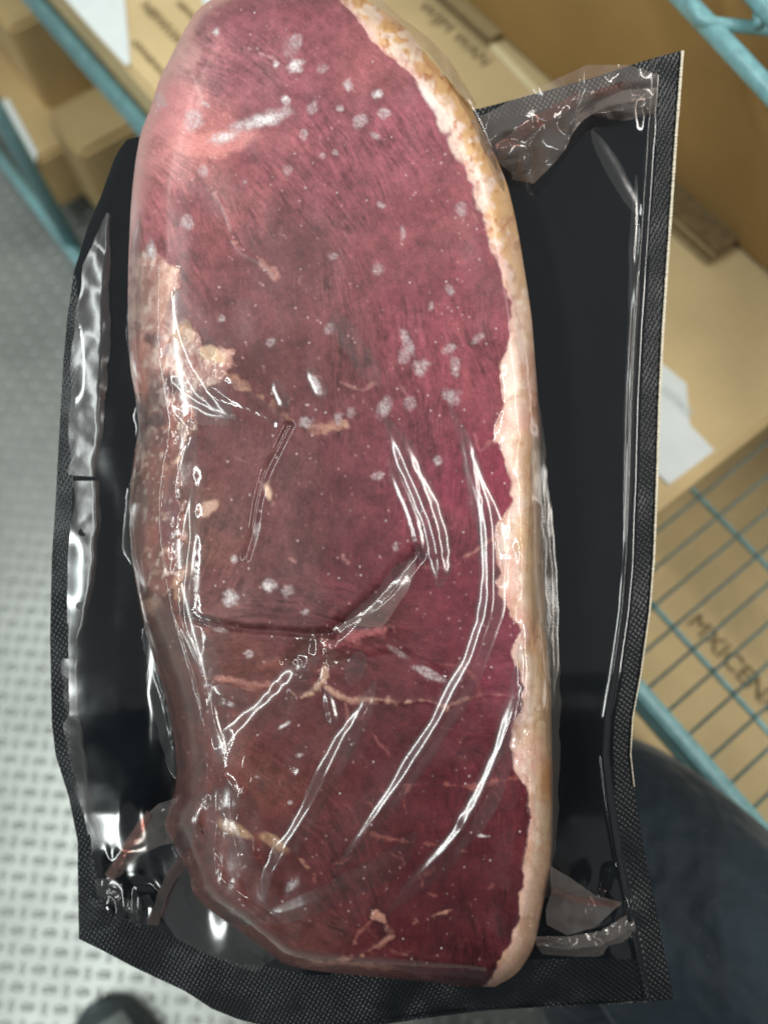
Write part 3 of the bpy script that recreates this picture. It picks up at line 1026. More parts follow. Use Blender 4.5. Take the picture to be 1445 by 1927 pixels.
for k in range(40):
    x, y = rng.uniform(380, 900), rng.uniform(330, 1150)
    a = R(70) + rng.normal(0, 0.5)
    l_ = rng.uniform(8, 26)
    pts = [(x + t * l_ * math.cos(a) + rng.normal(0, 1.5), y + t * l_ * math.sin(a)) for t in (0, 0.35, 0.7, 1)]
    stroke(pts, rng.uniform(1.5, 2.6), (196, 140, 136), rng.uniform(0.3, 0.7), 0, 0.8, 800 + k)

# --- fat cap
fat = smooth(-2.5, 3.5, fat_s)
u_f = np.clip((gx - xf) / np.maximum(ip(YR, gy) - xf, 8), 0, 1)
lo_mix = smooth(560, 760, gy)
f_w, f_o = np.zeros_like(col), np.zeros_like(col)
f_w[:] = lin((240, 212, 198))
f_o[:] = lin((220, 174, 122))
n3, n4 = fbm(gx, gy, 34, 4, 111), fbm(gx * 1.6, gy, 18, 4, 115)
mix_o = smooth(0.10, 0.55, u_f + (n3 - 0.5) * 1.7) * smooth(620, 430, gy) + (1 - smooth(620, 430, gy)) * smooth(0.25, 0.8, u_f + (n3 - 0.5) * 0.9) * 0.62
fc = f_w * (1 - mix_o[..., None]) + f_o * mix_o[..., None]
fl_lay = lambda m, c, a: fc * (1 - np.clip(m * a, 0, 1)[..., None]) + lin(c) * np.clip(m * a, 0, 1)[..., None]
fc = fl_lay(smooth(0.58, 0.70, n4) * smooth(700, 400, gy), (176, 112, 62), 0.75)
fc = fl_lay(smooth(0.62, 0.74, fbm(gx, gy, 22, 3, 121)), (246, 226, 210), 0.8)
fc = fl_lay(smooth(0.40, 0.28, n4) * smooth(900, 1100, gy), (198, 130, 118), 0.45)
fc = fl_lay(smooth(30, 12, np.abs(gx - 1008 - (gy - 1200) * 0.02)) * smooth(760, 900, gy), (196, 172, 146), 0.5)
fc = fl_lay(smooth(0.35, 0.9, u_f) * smooth(700, 950, gy), (204, 172, 136), 0.85)
fc = fl_lay(smooth(60, 20, np.hypot((gx - 1040) * 1.6, gy - 1470)), (190, 130, 78), 0.8)
fc = fl_lay(smooth(18, 3, np.abs(fat_s)) * 1.0, (214, 150, 142), 0.45)
fc = fl_lay(smooth(1590, 1680, gy), (216, 172, 148), 0.6)
vein = np.abs(fbm(gx, gy * 0.55, 40, 4, 131) - 0.5)
fc = fl_lay(smooth(0.05, 0.0, vein), (186, 126, 104), 0.4)
fc = fl_lay(smooth(0.55, 0.75, fbm(gx, gy * 0.5, 50, 3, 119)) * smooth(500, 700, gy), (214, 150, 136), 0.5)
fc = fl_lay(smooth(0.57, 0.72, fbm(gx * 1.3, gy * 0.6, 36, 3, 118)) * smooth(400, 600, gy), (186, 140, 98), 0.4)
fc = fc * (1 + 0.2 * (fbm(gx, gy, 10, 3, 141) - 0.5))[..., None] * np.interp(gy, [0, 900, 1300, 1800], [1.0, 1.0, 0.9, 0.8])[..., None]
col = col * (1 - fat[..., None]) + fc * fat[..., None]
blot(805, 180, 12, 34, -38, (244, 224, 214), 0.95, 150, 0.1, 0.5, 0.0006)
blot(835, 225, 15, 34, -30, (240, 214, 202), 0.9, 151, 0.1, 0.6, 0.0006)
blot(860, 280, 14, 30, -20, (238, 208, 192), 0.8, 152, 0.1, 0.6, 0.0005)
# brown lower-left rim and top rim
lay(smooth(46, 6, dedge) * smooth(1500, 1600, gy) * smooth(900, 700, gx), (146, 88, 78), 0.3)
lay(smooth(26, 4, dedge) * smooth(500, 420, gx) * smooth(700, 400, gy), (226, 176, 170), 0.6)
lay(smooth(70, 20, dedge) * smooth(700, 800, gy) * smooth(1500, 1400, gy) * smooth(420, 300, gx), (150, 104, 94), 0.28)

# --- frost and trapped air under the film
FROST = [(560, 75, 12, 16, 0, .5), (555, 125, 20, 17, 0, 1), (520, 122, 7, 7, 0, .8), (608, 128, 12, 12, 0, .4), (655, 160, 12, 12, 0, .7), (711, 177, 11, 12, 0, 1), (538, 186, 11, 11, 0, .9),
         (590, 200, 12, 17, 20, .5), (640, 203, 7, 9, 0, .6), (679, 230, 13, 17, 0, .6), (721, 216, 13, 13, 0, .7), (573, 252, 12, 12, 0, .5), (704, 254, 12, 7, 30, .6),
         (490, 228, 52, 19, -14, 1), (420, 258, 44, 14, -12, .8), (362, 228, 19, 21, 0, .65), (540, 320, 9, 11, 0, .4), (608, 292, 8, 9, 0, .5), (383, 323, 13, 12, 0, .5), (408, 60, 8, 9, 0, .9),
         (303, 190, 12, 16, 0, .6), (386, 196, 8, 8, 0, .7), (718, 387, 9, 9, 0, .7), (868, 395, 11, 17, -10, .5), (625, 480, 10, 10, 0, .4), (712, 505, 12, 14, 0, .35), (757, 437, 6, 17, 10, .5),
         (355, 418, 16, 15, 0, .55), (285, 468, 12, 24, 8, .8), (811, 578, 8, 9, 0, .6), (845, 546, 9, 11, 0, .5), (768, 648, 10, 30, -25, .55), (792, 690, 20, 18, 20, .65), (762, 665, 16, 22, 10, .4),
         (845, 655, 14, 12, 0, .5), (856, 690, 11, 22, -8, .6), (898, 637, 14, 7, -40, .5), (848, 748, 20, 22, 10, .6), (720, 772, 14, 22, 25, .6), (772, 760, 13, 20, 0, .4), (596, 726, 9, 24, -25, .9),
         (620, 618, 12, 13, 0, .35), (508, 645, 10, 10, 0, .4), (640, 786, 9, 18, 20, .5), (576, 792, 14, 13, 0, .55), (824, 870, 11, 11, 0, .7), (710, 895, 14, 12, 0, .6), (485, 1000, 8, 28, 12, .5),
         (441, 1053, 8, 8, 0, .8), (435, 1125, 15, 16, 0, .8), (503, 1103, 17, 14, -25, .85), (540, 1112, 13, 11, 0, .5), (577, 1150, 10, 10, 0, .6), (470, 1230, 11, 8, -30, .7), (535, 1365, 15, 5, -30, .8),
         (564, 1421, 8, 5, -20, .7), (483, 1462, 5, 4, 0, .7), (545, 1510, 5, 5, 0, .6), (910, 1573, 11, 4, 5, .9), (745, 1027, 6, 13, 20, .5), (418, 600, 7, 7, 0, .5), (460, 343, 6, 8, 0, .6), (660, 775, 9, 13, 10, .4),
         (350, 890, 14, 26, 25, .4), (300, 640, 14, 14, 0, .5), (320, 660, 20, 12, 0, .6), (415, 1185, 16, 5, 8, .5), (800, 1265, 34, 9, 24, .55), (745, 1225, 26, 7, 30, .3), (760, 1090, 8, 26, 35, .35), (630, 285, 5, 9, -30, .6), (545, 95, 16, 22, 0, .25)]
for k, (x, y, rx, ry, rot, a) in enumerate(FROST):
    blot(x, y, rx, ry, rot, (204, 192, 194), min(a * 0.85, 0.8), 900 + k, 0.5, 0.65)
    if a > 0.75:
        blot(x, y, rx * 0.5, ry * 0.5, rot, (232, 226, 226), 0.7, 950 + k, 0.6, 0.6)
dens = smooth(0.35, 0.65, fbm(gx, gy, 80, 3, 183)) * 0.8 + 0.2
tiny = (rng.random(gx.shape) > 0.9955) * rng.random(gx.shape) ** 2 * 6
for ax_ in (0, 1):
    tiny = 0.25 * np.roll(tiny, 1, ax_) + 0.5 * tiny + 0.25 * np.roll(tiny, -1, ax_)
tiny = tiny * 4
lay(smooth(0.6, 4, tiny) * (fat < 0.5) * dens * np.interp(gy, [0, 1000, 1800], [1, 0.85, 0.5]), (222, 180, 176), 0.62)
sp = rng.random(gx.shape)
spk = (sp > 0.99935).astype(float)
spk = np.maximum.reduce([spk, np.roll(spk, 1, 0), np.roll(spk, 1, 1) * 0.8])
lay(spk * (fat < 0.5) * smooth(0.35, 0.6, fbm(gx, gy, 90, 3, 181)), (226, 206, 206), 0.75)

# --- body height
RB = np.interp(gy, [0, 1500, 1700], [74.0, 74.0, 42.0])
RB = RB + (46.0 - RB) * smooth(640, 840, gx)
ed = np.clip(dedge / RB, 0, 1)
Hm = 0.006 + 0.046 * np.sqrt(np.clip(1 - (1 - ed) ** 2, 0, 1))
Hm += 0.005 * smooth(40, 120, dedge) * (fbm(gx, gy, 260, 2, 161) - 0.2)
Hm += 0.0022 * (fbm(gx, gy, 90, 2, 165) - 0.5) * smooth(10, 80, dedge)
Hm += np.where(ins, hgt, 0) * smooth(0, 25, dedge)
Hm += 0.0010 * smooth(-45, 45, gx - xf) * smooth(0, 40, dedge) + 0.0026 * (fbm(gx, gy * 0.8, 30, 2, 117) - 0.5) * fat * smooth(6, 30, dedge)
# puckered, drawn-in skin at the lower left and along the left side
Hm += 0.0022 * smooth(240, 60, np.hypot(gx - 400, gy - 1540)) * (value_noise(gx / 30.0, gy / 76.0, 171) * 2 - 0.7)
Hm += 0.0016 * smooth(420, 300, gx) * smooth(720, 840, gy) * (value_noise(gx / 26.0, gy / 130.0, 175) * 2 - 0.7)
Hm += 0.0010 * fat * smooth(800, 950, gy) * (value_noise(gx / 26.0, gy / 130.0, 178) * 2 - 0.7)

Hs = Hm.copy()
for _ in range(3):
    for ax_ in (0, 1):
        kk = 11
        pd = [(0, 0), (0, 0)]
        pd[ax_] = (kk, kk)
        c_ = np.cumsum(np.pad(Hs, pd, 'edge'), axis=ax_)
        n_ = Hs.shape[ax_]
        hi_ = np.take(c_, np.arange(2 * kk, 2 * kk + n_), axis=ax_)
        lo_ = np.take(c_, np.arange(0, n_), axis=ax_)
        Hs = (hi_ - lo_) / (2 * kk)
Hs = np.where(dedge < 60, np.maximum(Hs, Hm), Hs)
beef = thing("beef_roast", "large vacuum sealed cut of raw beef with a creamy fat edge", "meat")
beef.matrix_world = Matrix((rt, up, nrm)).transposed().to_4x4()
beef.location = ORG
NR, NC = 900, 400
ys = np.linspace(-38, 1857, NR)
tt = np.linspace(0, 1, NC)
tt = 0.5 - 0.5 * np.cos(np.pi * tt) * 0.35 + (tt - 0.5) * 0.65 if False else tt
xl, xr = ip(YL, ys), ip(YR, ys)
# soften the joints of the traced outline
ker = np.hanning(17)
ker /= ker.sum()
sm = lambda a: np.convolve(np.pad(a, 8, 'edge'), ker, 'valid')
xl, xr = sm(xl), sm(xr)
mx = xl[:, None] + (xr - xl)[:, None] * tt[None, :]
my = np.repeat(ys[:, None], NC, 1)
hz = ras(Hm, mx, my)
hz[:, 0] = hz[:, -1] = 0.002
hz[0, :] = hz[-1, :] = 0.002
V = unproject(mx, my, hz)
NRM = grid_normals(V)
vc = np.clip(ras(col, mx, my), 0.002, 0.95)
vf = ras(0.6 * fib + 0.5 * fib2, mx, my) * 0.25
fogv = ras(np.clip(smooth(760, 480, gy) + 0.35 * smooth(0.45, 0.65, fbm(gx, gy, 110, 3, 191)), 0, 1), mx, my).reshape(-1)
fs = ras(fat_s, mx, my)
gm = ras(gmask, mx, my)
# which part each quad belongs to
qx, qy = mx[:-1, :-1] + 1, my[:-1, :-1] + 1
lab = np.zeros(qx.shape, int)                                       # 0 upper muscle
seam_y = np.interp(qx, [236, 350, 430, 545, 650, 690, 780, 900, 960, 1060], [700, 720, 720, 790, 800, 790, 830, 840, 832, 820])
cut_y = np.interp(qx, [236, 352, 460, 585, 640, 710, 780, 850, 940, 1060], [1150, 1160, 1183, 1192, 1190, 1120, 1050, 1064, 1005, 1000])
sin_y = np.interp(qx, [236, 385, 510, 560, 606, 660, 840, 935, 1060], [1270, 1278, 1292, 1310, 1282, 1318, 1330, 1308, 1310])
lab[qy > seam_y] = 1
lab[qy > cut_y] = 2
lab[qy > sin_y] = 3
lab[gm[:-1, :-1] > 0] = 4
lab[fs[:-1, :-1] > 0] = 5
idx = np.arange(NR * NC).reshape(NR, NC)
Q = np.stack([idx[:-1, :-1], idx[1:, :-1], idx[1:, 1:], idx[:-1, 1:]], -1)
Vf, Nf, Cf, Ff = V.reshape(-1, 3), NRM.reshape(-1, 3), vc.reshape(-1, 3), vf.reshape(-1)
for k, (nm, lb, mt) in enumerate((("muscle", "broad upper muscle, pinkish red and dotted with frost", MAT_MUSCLE), ("muscle", "greyish middle muscle between the seam and the cut", MAT_MUSCLE),
                                  ("muscle", "narrow folded muscle with a dark pucker", MAT_MUSCLE), ("muscle", "dark red lower muscle laced with pale veins", MAT_MUSCLE),
                                  ("gristle", "pale lumpy gristle along the left side", MAT_FAT), ("fat_cap", "cream and amber fat along the right side", MAT_FAT))):
    q = Q[lab == k]
    used, inv = np.unique(q.ravel(), return_inverse=True)
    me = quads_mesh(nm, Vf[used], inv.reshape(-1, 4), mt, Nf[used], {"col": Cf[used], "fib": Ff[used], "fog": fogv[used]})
    new_obj(nm, me, beef, label=lb)

# ------------------------------------------------------------------ pouch
pouch = thing("vacuum_pouch", "black backed clear vacuum pouch with embossed seal, wrapped tight round the beef", "pouch")
pouch.matrix_world = Matrix((rt, up, nrm)).transposed().to_4x4()
pouch.location = ORG
PL = [(95, 1281), (106, 1240), (118, 1200), (145, 1120), (178, 1000), (205, 900), (222, 700), (242, 400), (256, 268), (262, 240), (280, 226), (300, 215), (370, 190), (430, 165), (510, 140), (600, 127), (680, 120), (800, 113),
      (950, 105), (1050, 98), (1200, 95), (1360, 98), (1420, 105), (1500, 130), (1585, 147), (1640, 147), (1767, 149), (1790, 196), (1819, 250), (1864, 346), (1879, 370), (1898, 398), (1919, 450), (1935, 520), (1944, 590)]
PR = [(95, 1284), (250, 1272), (400, 1262), (500, 1255), (620, 1247), (760, 1240), (900, 1236), (1050, 1230), (1150, 1222), (1270, 1205), (1350, 1190), (1420, 1186), (1500, 1195), (1620, 1215), (1740, 1240), (1855, 1262),
      (1880, 1268), (1888, 1190), (1896, 1010), (1900, 930), (1912, 830), (1926, 735), (1938, 660), (1944, 600)]
NR2, NC2 = 560, 330
ys2 = np.unique(np.concatenate([np.linspace(95, 1944, NR2), [1880, 1767]]))
NR2 = len(ys2)
pl, pr = ip(PL, ys2), ip(PR, ys2)
t2 = np.linspace(0, 1, NC2)
bx = pl[:, None] + (pr - pl)[:, None] * t2[None, :]
by = np.repeat(ys2[:, None], NC2, 1)


def near_line(pts, x, y):
    p = np.asarray(pts, float)
    out = np.full(x.shape, 1e4)
    for a, b in zip(p[:-1], p[1:]):
        d = b - a
        t = np.clip(((x - a[0]) * d[0] + (y - a[1]) * d[1]) / (d @ d + 1e-9), 0, 1)
        out = np.minimum(out, np.hypot(x - a[0] - t * d[0], y - a[1] - t * d[1]))
    return out


def hump(d, w, h):
    return h * np.cos(np.clip(d / w, 0, 1) * math.pi / 2) ** 2


def back_height(x, y):
    h = 0.0025 * (fbm(x, y, 300, 2, 201) - 0.5) + 0.001 * (fbm(x, y, 90, 2, 205) - 0.5)
    # the left side curls up against the roast
    dl = x - ip(PL, y)
    h = h + 0.0022 * (value_noise(x / 55.0, y / 170.0, 211) - 0.5) * (x < 500) * smooth(300, 500, y)
    # long trapped-air bulges along the left seal
    # puckers in the corners
    for (cx_, cy_, rr) in ((240, 1680, 110), (1130, 1720, 120), (1180, 200, 90)):
        k_ = smooth(rr, 0, np.hypot(x - cx_, y - cy_))
        h = h + k_ * 0.0026 * (np.abs(fbm(x, y * 0.7, 48, 2, int(cx_)) - 0.5) * 4)
    # raised strip just inside the right seal
    dr = ip(PR, y) - x
    h = h + hump(np.abs(dr - 52), 10, 0.0012) * smooth(130, 200, y)
    h = h + 0.0012 * smooth(40, 60, dr) * smooth(1880, 1780, y)
    h = h + 0.004 * smooth(1700, 1930, y) * (fbm(x, y, 160, 2, 207) - 0.3)
    return h


bh = back_height(bx, by)
VB = unproject(bx, by, bh)
NB = grid_normals(VB)
idx = np.arange(NR2 * NC2).reshape(NR2, NC2)
Q2 = np.stack([idx[:-1, :-1], idx[1:, :-1], idx[1:, 1:], idx[:-1, 1:]], -1)
qx, qy = (bx[:-1, :-1] + bx[1:, 1:]) / 2, (by[:-1, :-1] + by[1:, 1:]) / 2
drr, dll = ip(PR, qy) - qx, qx - ip(PL, qy)
bot = np.interp(qx, [147, 196, 346, 398, 450, 590, 735, 930, 1010, 1190, 1268], [1767, 1790, 1864, 1898, 1919, 1944, 1926, 1900, 1896, 1888, 1880]) - qy
wid = np.interp(qy, [95, 300, 1400, 1600, 1900], [40, 36, 32, 44, 54])
seal_r = (drr < wid) & (qy > 90)
seal_b = (bot < np.interp(qx, [147, 300, 500, 700, 1000, 1268], [70, 92, 110, 105, 90, 78]))
seal_l = (dll < np.interp(qy, [500, 620, 900, 1350, 1500, 1600, 1760], [0, 26, 30, 34, 20, 26, 60])) & (qy > 520)
top_e = qy - np.interp(qx, [268, 400, 700, 900, 1000, 1120, 1200, 1281], [256, 242, 222, 205, 178, 145, 118, 95])
seal_t = (top_e < 34) & (qx > 880)
lab2 = np.where(seal_b | seal_r | seal_l | seal_t, 1, 0)
VBf, NBf = VB.reshape(-1, 3), NB.reshape(-1, 3)
for k, (nm, lb, mt) in enumerate((("backing_film", "glossy black plastic backing", MAT_BLACK), ("seal_border", "knurled black heat-seal border", MAT_SEAL))):
    q = Q2[lab2 == k]
    used, inv = np.unique(q.ravel(), return_inverse=True)
    me = quads_mesh(nm, VBf[used], inv.reshape(-1, 4), mt, NBf[used])
    new_obj(nm, me, pouch, label=lb)

# pale cut edge of the film down the right side
e_y = np.linspace(95, 1480, 420)
e_x = ip(PR, e_y)
ew = 4.2 + 1.2 * np.sin(e_y * 0.9) + 0.8 * rng.normal(size=e_y.shape) * 0.5
ew = 0.62 * ew * np.interp(e_y, [95, 900, 1200, 1480], [1.0, 0.9, 0.6, 0.35])
cols_ = []
for o_, hh in ((-1.0, 0.0008), (0.0, 0.0016), (1.0, 0.0002)):
    xx = e_x + o_ * ew
    cols_.append(unproject(xx, e_y, back_height(e_x, e_y) + hh))
ve = np.concatenate(cols_)
ne = len(e_y)
fe = [(c * ne + i, c * ne + i + 1, (c + 1) * ne + i + 1, (c + 1) * ne + i) for c in range(2) for i in range(ne - 1)]
new_obj("cut_edge", mesh_from("cut_edge", ve, fe, MAT_CREAM), pouch, label="cream coloured cut edge of the film")

# punched dots along the left bulges
for (x, y, r_) in ((172, 582, 6), (157, 858, 7), (155, 1002, 7.5), (150, 1140, 7)):
    v = []
    for k in range(14):
        a = 2 * math.pi * k / 14
        v.append((x + r_ * math.cos(a), y + r_ * math.sin(a)))
    v = np.array(v + [(x, y)])
    w = unproject(v[:, 0], v[:, 1], back_height(v[:, 0], v[:, 1]) + 0.0006)
    new_obj("punched_dot", mesh_from("punched_dot", w, [(k, (k + 1) % 14, 14) for k in range(14)], simple("dark_punched_dot", (14, 18, 20), 0.6, 0.2)), pouch)


# --- film: folds and tents
def surf(x, y):
    """height of what the film lies on"""
    hm = ras(Hs, x, y) + 0.0004
    within = ras(ins.astype(float), x, y) > 0.5
    ok = (x > X0) & (x < 1074) & (y > Y0) & (y < 1869)
    return np.where(within & ok, np.maximum(hm, 0.003), back_height(x, y))


def film_fold(pts, w, h, mat=None, taper=(0.28, 0.28), asym=0.0, name="film_fold"):
    mat = mat or MAT_FILM
    p = np.asarray(pts, float)
    ln = np.hypot(*(p[1:] - p[:-1]).T).sum()
    n = max(14, int(ln / 4))
    c = catmull(p, n)
    c = c + np.stack([(fbm(c[:, 1], c[:, 0], 60, 2, int(p[0][0])) - 0.5) * 6, np.zeros(n)], 1)
    tn = np.gradient(c, axis=0)
    tn /= np.linalg.norm(tn, axis=1, keepdims=True) + 1e-9
    nn = np.stack([-tn[:, 1], tn[:, 0]], 1)
    s = np.linspace(0, 1, n)
    env = smooth(0, taper[0], s) * smooth(1, 1 - taper[1], s)
    wob_ = 1 + 0.35 * (fbm(s * 900, s * 0 + 3, 70, 2, int(p[0][1])) - 0.5)
    m = 15
    u = np.linspace(-1, 1, m)
    W_ = (w * (0.10 + 0.90 * np.sqrt(env)) * wob_)[:, None]
    xx = c[:, 0:1] + nn[:, 0:1] * u[None] * W_
    yy = c[:, 1:2] + nn[:, 1:2] * u[None] * W_
    uu = np.clip(u + asym * (1 - u ** 2), -1, 1)
    prof_ = np.cos(uu * math.pi / 2) ** 2
    hh = surf(xx, yy) + 0.00025 + h * env[:, None] * prof_[None] * wob_[:, None]
    VV = unproject(xx, yy, hh)
    i = np.arange(n * m).reshape(n, m)
    q = np.stack([i[:-1, :-1], i[1:, :-1], i[1:, 1:], i[:-1, 1:]], -1).reshape(-1, 4)
    Nn = grid_normals(VV).reshape(-1, 3)
    me = quads_mesh(name, VV.reshape(-1, 3), q, mat)
    return new_obj(name, me, pouch)


FOLDS = [
    ([(722, 782), (758, 850), (794, 930), (818, 1000), (829, 1060), (826, 1108)], 15, 0.0030),
    ([(845, 760), (880, 850), (906, 930), (921, 1000), (926, 1080), (919, 1150), (906, 1200), (882, 1260), (842, 1340), (792, 1420), (732, 1510), (672, 1590), (625, 1645)], 16, 0.0034),
    ([(988, 1170), (987, 1260), (971, 1340), (945, 1420), (906, 1510), (862, 1580), (800, 1645), (730, 1715)], 16, 0.0032),
    ([(706, 1283), (682, 1340), (642, 1410), (592, 1510), (546, 1590), (512, 1650), (497, 1698)], 14, 0.0032),
    ([(602, 1235), (552, 1280), (492, 1340), (432, 1400), (414, 1440)], 15, 0.0034),
    ([(785, 1565), (740, 1622), (645, 1672), (560, 1710), (485, 1732)], 14, 0.0010),
    ([(318, 520), (328, 590), (345, 650), (372, 705), (405, 750), (446, 790)], 14, 0.0024),
    ([(285, 695), (330, 728), (385, 760), (445, 786)], 10, 0.0018),
    ([(287, 700), (308, 758), (345, 795), (374, 812)], 10, 0.0020),
    ([(352, 838), (336, 890), (330, 925), (345, 945)], 8, 0.0018),
    ([(364, 915), (360, 1000), (350, 1080), (345, 1150), (352, 1190), (378, 1250), (400, 1300)], 11, 0.0024),
    ([(262, 755), (270, 800), (278, 842)], 9, 0.0024),
    ([(258, 885), (257, 950), (252, 1010), (255, 1072)], 12, 0.0030),
    ([(294, 1115), (314, 1200), (346, 1290), (378, 1375)], 12, 0.0032),
    ([(276, 1170), (284, 1215), (290, 1240)], 8, 0.0026),
    ([(284, 1248), (304, 1330), (330, 1420), (338, 1470)], 11, 0.0030),
    ([(318, 1150), (352, 1215), (372, 1262)], 9, 0.0020),
    ([(405, 1478), (407, 1545), (402, 1600), (406, 1650)], 9, 0.0026),
    ([(428, 1465), (434, 1540), (446, 1600), (460, 1640)], 9, 0.0024),
    ([(345, 1498), (352, 1545), (340, 1590), (335, 1612)], 9, 0.0024),
    ([(372, 1500), (366, 1550), (352, 1598)], 8, 0.0022),
    ([(392, 1520), (384, 1500), (372, 1515)], 7, 0.0018),
    ([(458, 1478), (448, 1505), (442, 1520)], 6, 0.0018),
    ([(428, 1470), (445, 1490), (455, 1500)], 6, 0.0018),
    ([(518, 712), (530, 745), (541, 768)], 9, 0.0011),
    ([(580, 690), (598, 725), (612, 750)], 9, 0.0010),
    ([(625, 585), (652, 630), (685, 680), (714, 728)], 13, 0.0010),
    ([(612, 1298), (622, 1335), (630, 1368)], 8, 0.0013),
    ([(622, 1186), (660, 1182), (705, 1186)], 7, 0.0016),
    ([(356, 1158), (385, 1164), (420, 1174)], 7, 0.0018),
    ([(392, 1298), (430, 1312), (468, 1326)], 12, 0.0012),
    ([(395, 1298), (400, 1350), (415, 1400), (420, 1440)], 8, 0.0022),
    ([(640, 1190), (700, 1150), (745, 1100), (782, 1048)], 13, 0.0006),
    ([(660, 1290), (672, 1250), (682, 1225)], 10, 0.0006),
    ([(423, 1740), (430, 1725), (440, 1715)], 6, 0.0018),
    ([(455, 1715), (462, 1728), (467, 1742)], 6, 0.0016),
    ([(980, 1290), (965, 1350), (944, 1400), (920, 1460)], 7, 0.0016),
    ([(730, 860), (775, 970), (798, 1060)], 9, 0.0014),
    ([(870, 800), (890, 900), (900, 1000)], 9, 0.0012),
    ([(1004, 800), (1010, 900), (1008, 1020), (1000, 1120), (994, 1230)], 9, 0.0018),
    ([(1020, 900), (1030, 1000), (1036, 1100), (1040, 1220), (1040, 1330)], 8, 0.0016),
    ([(1015, 1060), (1022, 1130), (1030, 1200)], 7, 0.0016),
    ([(820, 110), (870, 180), (905, 250), (935, 320)], 6, 0.0014),
    ([(900, 240), (925, 300), (948, 360)], 5, 0.0014),
    ([(1112, 245), (1145, 300), (1178, 360), (1204, 405)], 9, 0.0006),
    ([(1196, 330), (1192, 500), (1186, 700), (1180, 900), (1176, 1020)], 6, 0.0012),
    ([(262, 400), (255, 500), (252, 620), (256, 720)], 7, 0.0016),
]
for pts, w, h in FOLDS:
    film_fold(pts, w * 1.7, h * 0.55)


def film_sheet(name, ctrl, nu, nv, amp, scale, seed, mat, sharp=True):
    """a crumpled sheet through a grid of (px, py, height) control points"""
    c = np.array(ctrl, float)
    rr_, cc_ = c.shape[:2]
    a, b = np.linspace(0, rr_ - 1, nu), np.linspace(0, cc_ - 1, nv)
    B, A = np.meshgrid(b, a)
    g = bilin(np.pad(c, ((0, 1), (0, 1), (0, 0)), 'edge'), B, A)
    x, y, h = g[..., 0], g[..., 1], g[..., 2]
    amp, scale = amp * 0.8, scale * 1.5
    h = h + amp * (np.abs(fbm(x, y, scale, 2, seed) - 0.5) * 4 - 0.6) + 0.4 * amp * (np.abs(fbm(x * 0.6 + y * 0.5, y - x * 0.4, scale * 0.5, 2, seed + 5) - 0.5) * 4 - 0.6)
    x = x + (fbm(x, y, 30, 2, seed + 9) - 0.5) * 8
    VV = unproject(x, y, h)
    i = np.arange(nu * nv).reshape(nu, nv)
    q = np.stack([i[:-1, :-1], i[1:, :-1], i[1:, 1:], i[:-1, 1:]], -1).reshape(-1, 4)
    me = quads_mesh(name, VV.reshape(-1, 3), q, mat)
    return new_obj(name, me, pouch)


film_sheet("film_tunnel", [[(196, 400, .001), (200, 400, .0012), (206, 402, .0015), (210, 404, .001)], [(158, 500, .003), (174, 500, .0036), (196, 510, .0044), (206, 520, .003)], [(138, 640, .003), (158, 640, .0038), (190, 640, .0049), (208, 640, .003)],
                           [(132, 760, .003), (152, 760, .0038), (186, 770, .0049), (198, 770, .003)], [(126, 893, .002), (140, 895, .0024), (176, 897, .0034), (182, 898, .002)]], 70, 30, 0.0007, 50, 361, MAT_FILM_HAZE)
film_sheet("film_tunnel", [[(132, 905, .002), (145, 905, .0026), (178, 905, .0038), (188, 905, .002)], [(130, 1000, .002), (143, 1000, .0028), (180, 1000, .0042), (190, 1000, .002)],
                           [(124, 1110, .002), (138, 1110, .0028), (168, 1110, .0040), (178, 1110, .002)], [(122, 1215, .001), (134, 1215, .0018), (146, 1215, .0026), (150, 1215, .001)]], 70, 30, 0.0005, 50, 363, MAT_FILM_HAZE)
film_sheet("film_tunnel", [[(118, 1240, .002), (128, 1240, .0024), (146, 1240, .0032), (152, 1240, .002)], [(120, 1360, .002), (130, 1360, .0024), (148, 1360, .0032), (154, 1360, .002)],
                           [(140, 1480, .001), (150, 1480, .0014), (164, 1480, .002), (170, 1480, .001)], [(176, 1580, .001), (180, 1580, .001), (188, 1580, .002), (192, 1580, .001)]], 70, 20, 0.0004, 40, 365, MAT_FILM)
# loose film over the outer side of the fat
film_sheet("film_skirt", [[(1002, 740, .034), (1006, 740, .026), (1012, 740, .016)], [(996, 800, .046), (1010, 800, .030), (1019, 800, .014)], [(1000, 880, .050), (1016, 880, .032), (1029, 880, .012)], [(1002, 1000, .050), (1022, 1000, .032), (1041, 1000, .012)],
                          [(1000, 1150, .051), (1026, 1150, .034), (1049, 1150, .010)], [(1004, 1300, .051), (1032, 1300, .032), (1054, 1300, .010)], [(1006, 1450, .050), (1034, 1450, .030), (1053, 1450, .010)],
                          [(1010, 1600, .046), (1034, 1600, .026), (1046, 1600, .010)], [(1005, 1680, .040), (1020, 1690, .024), (1030, 1690, .008)]], 120, 22, 0.003, 44, 371, MAT_FILM_SKIRT)


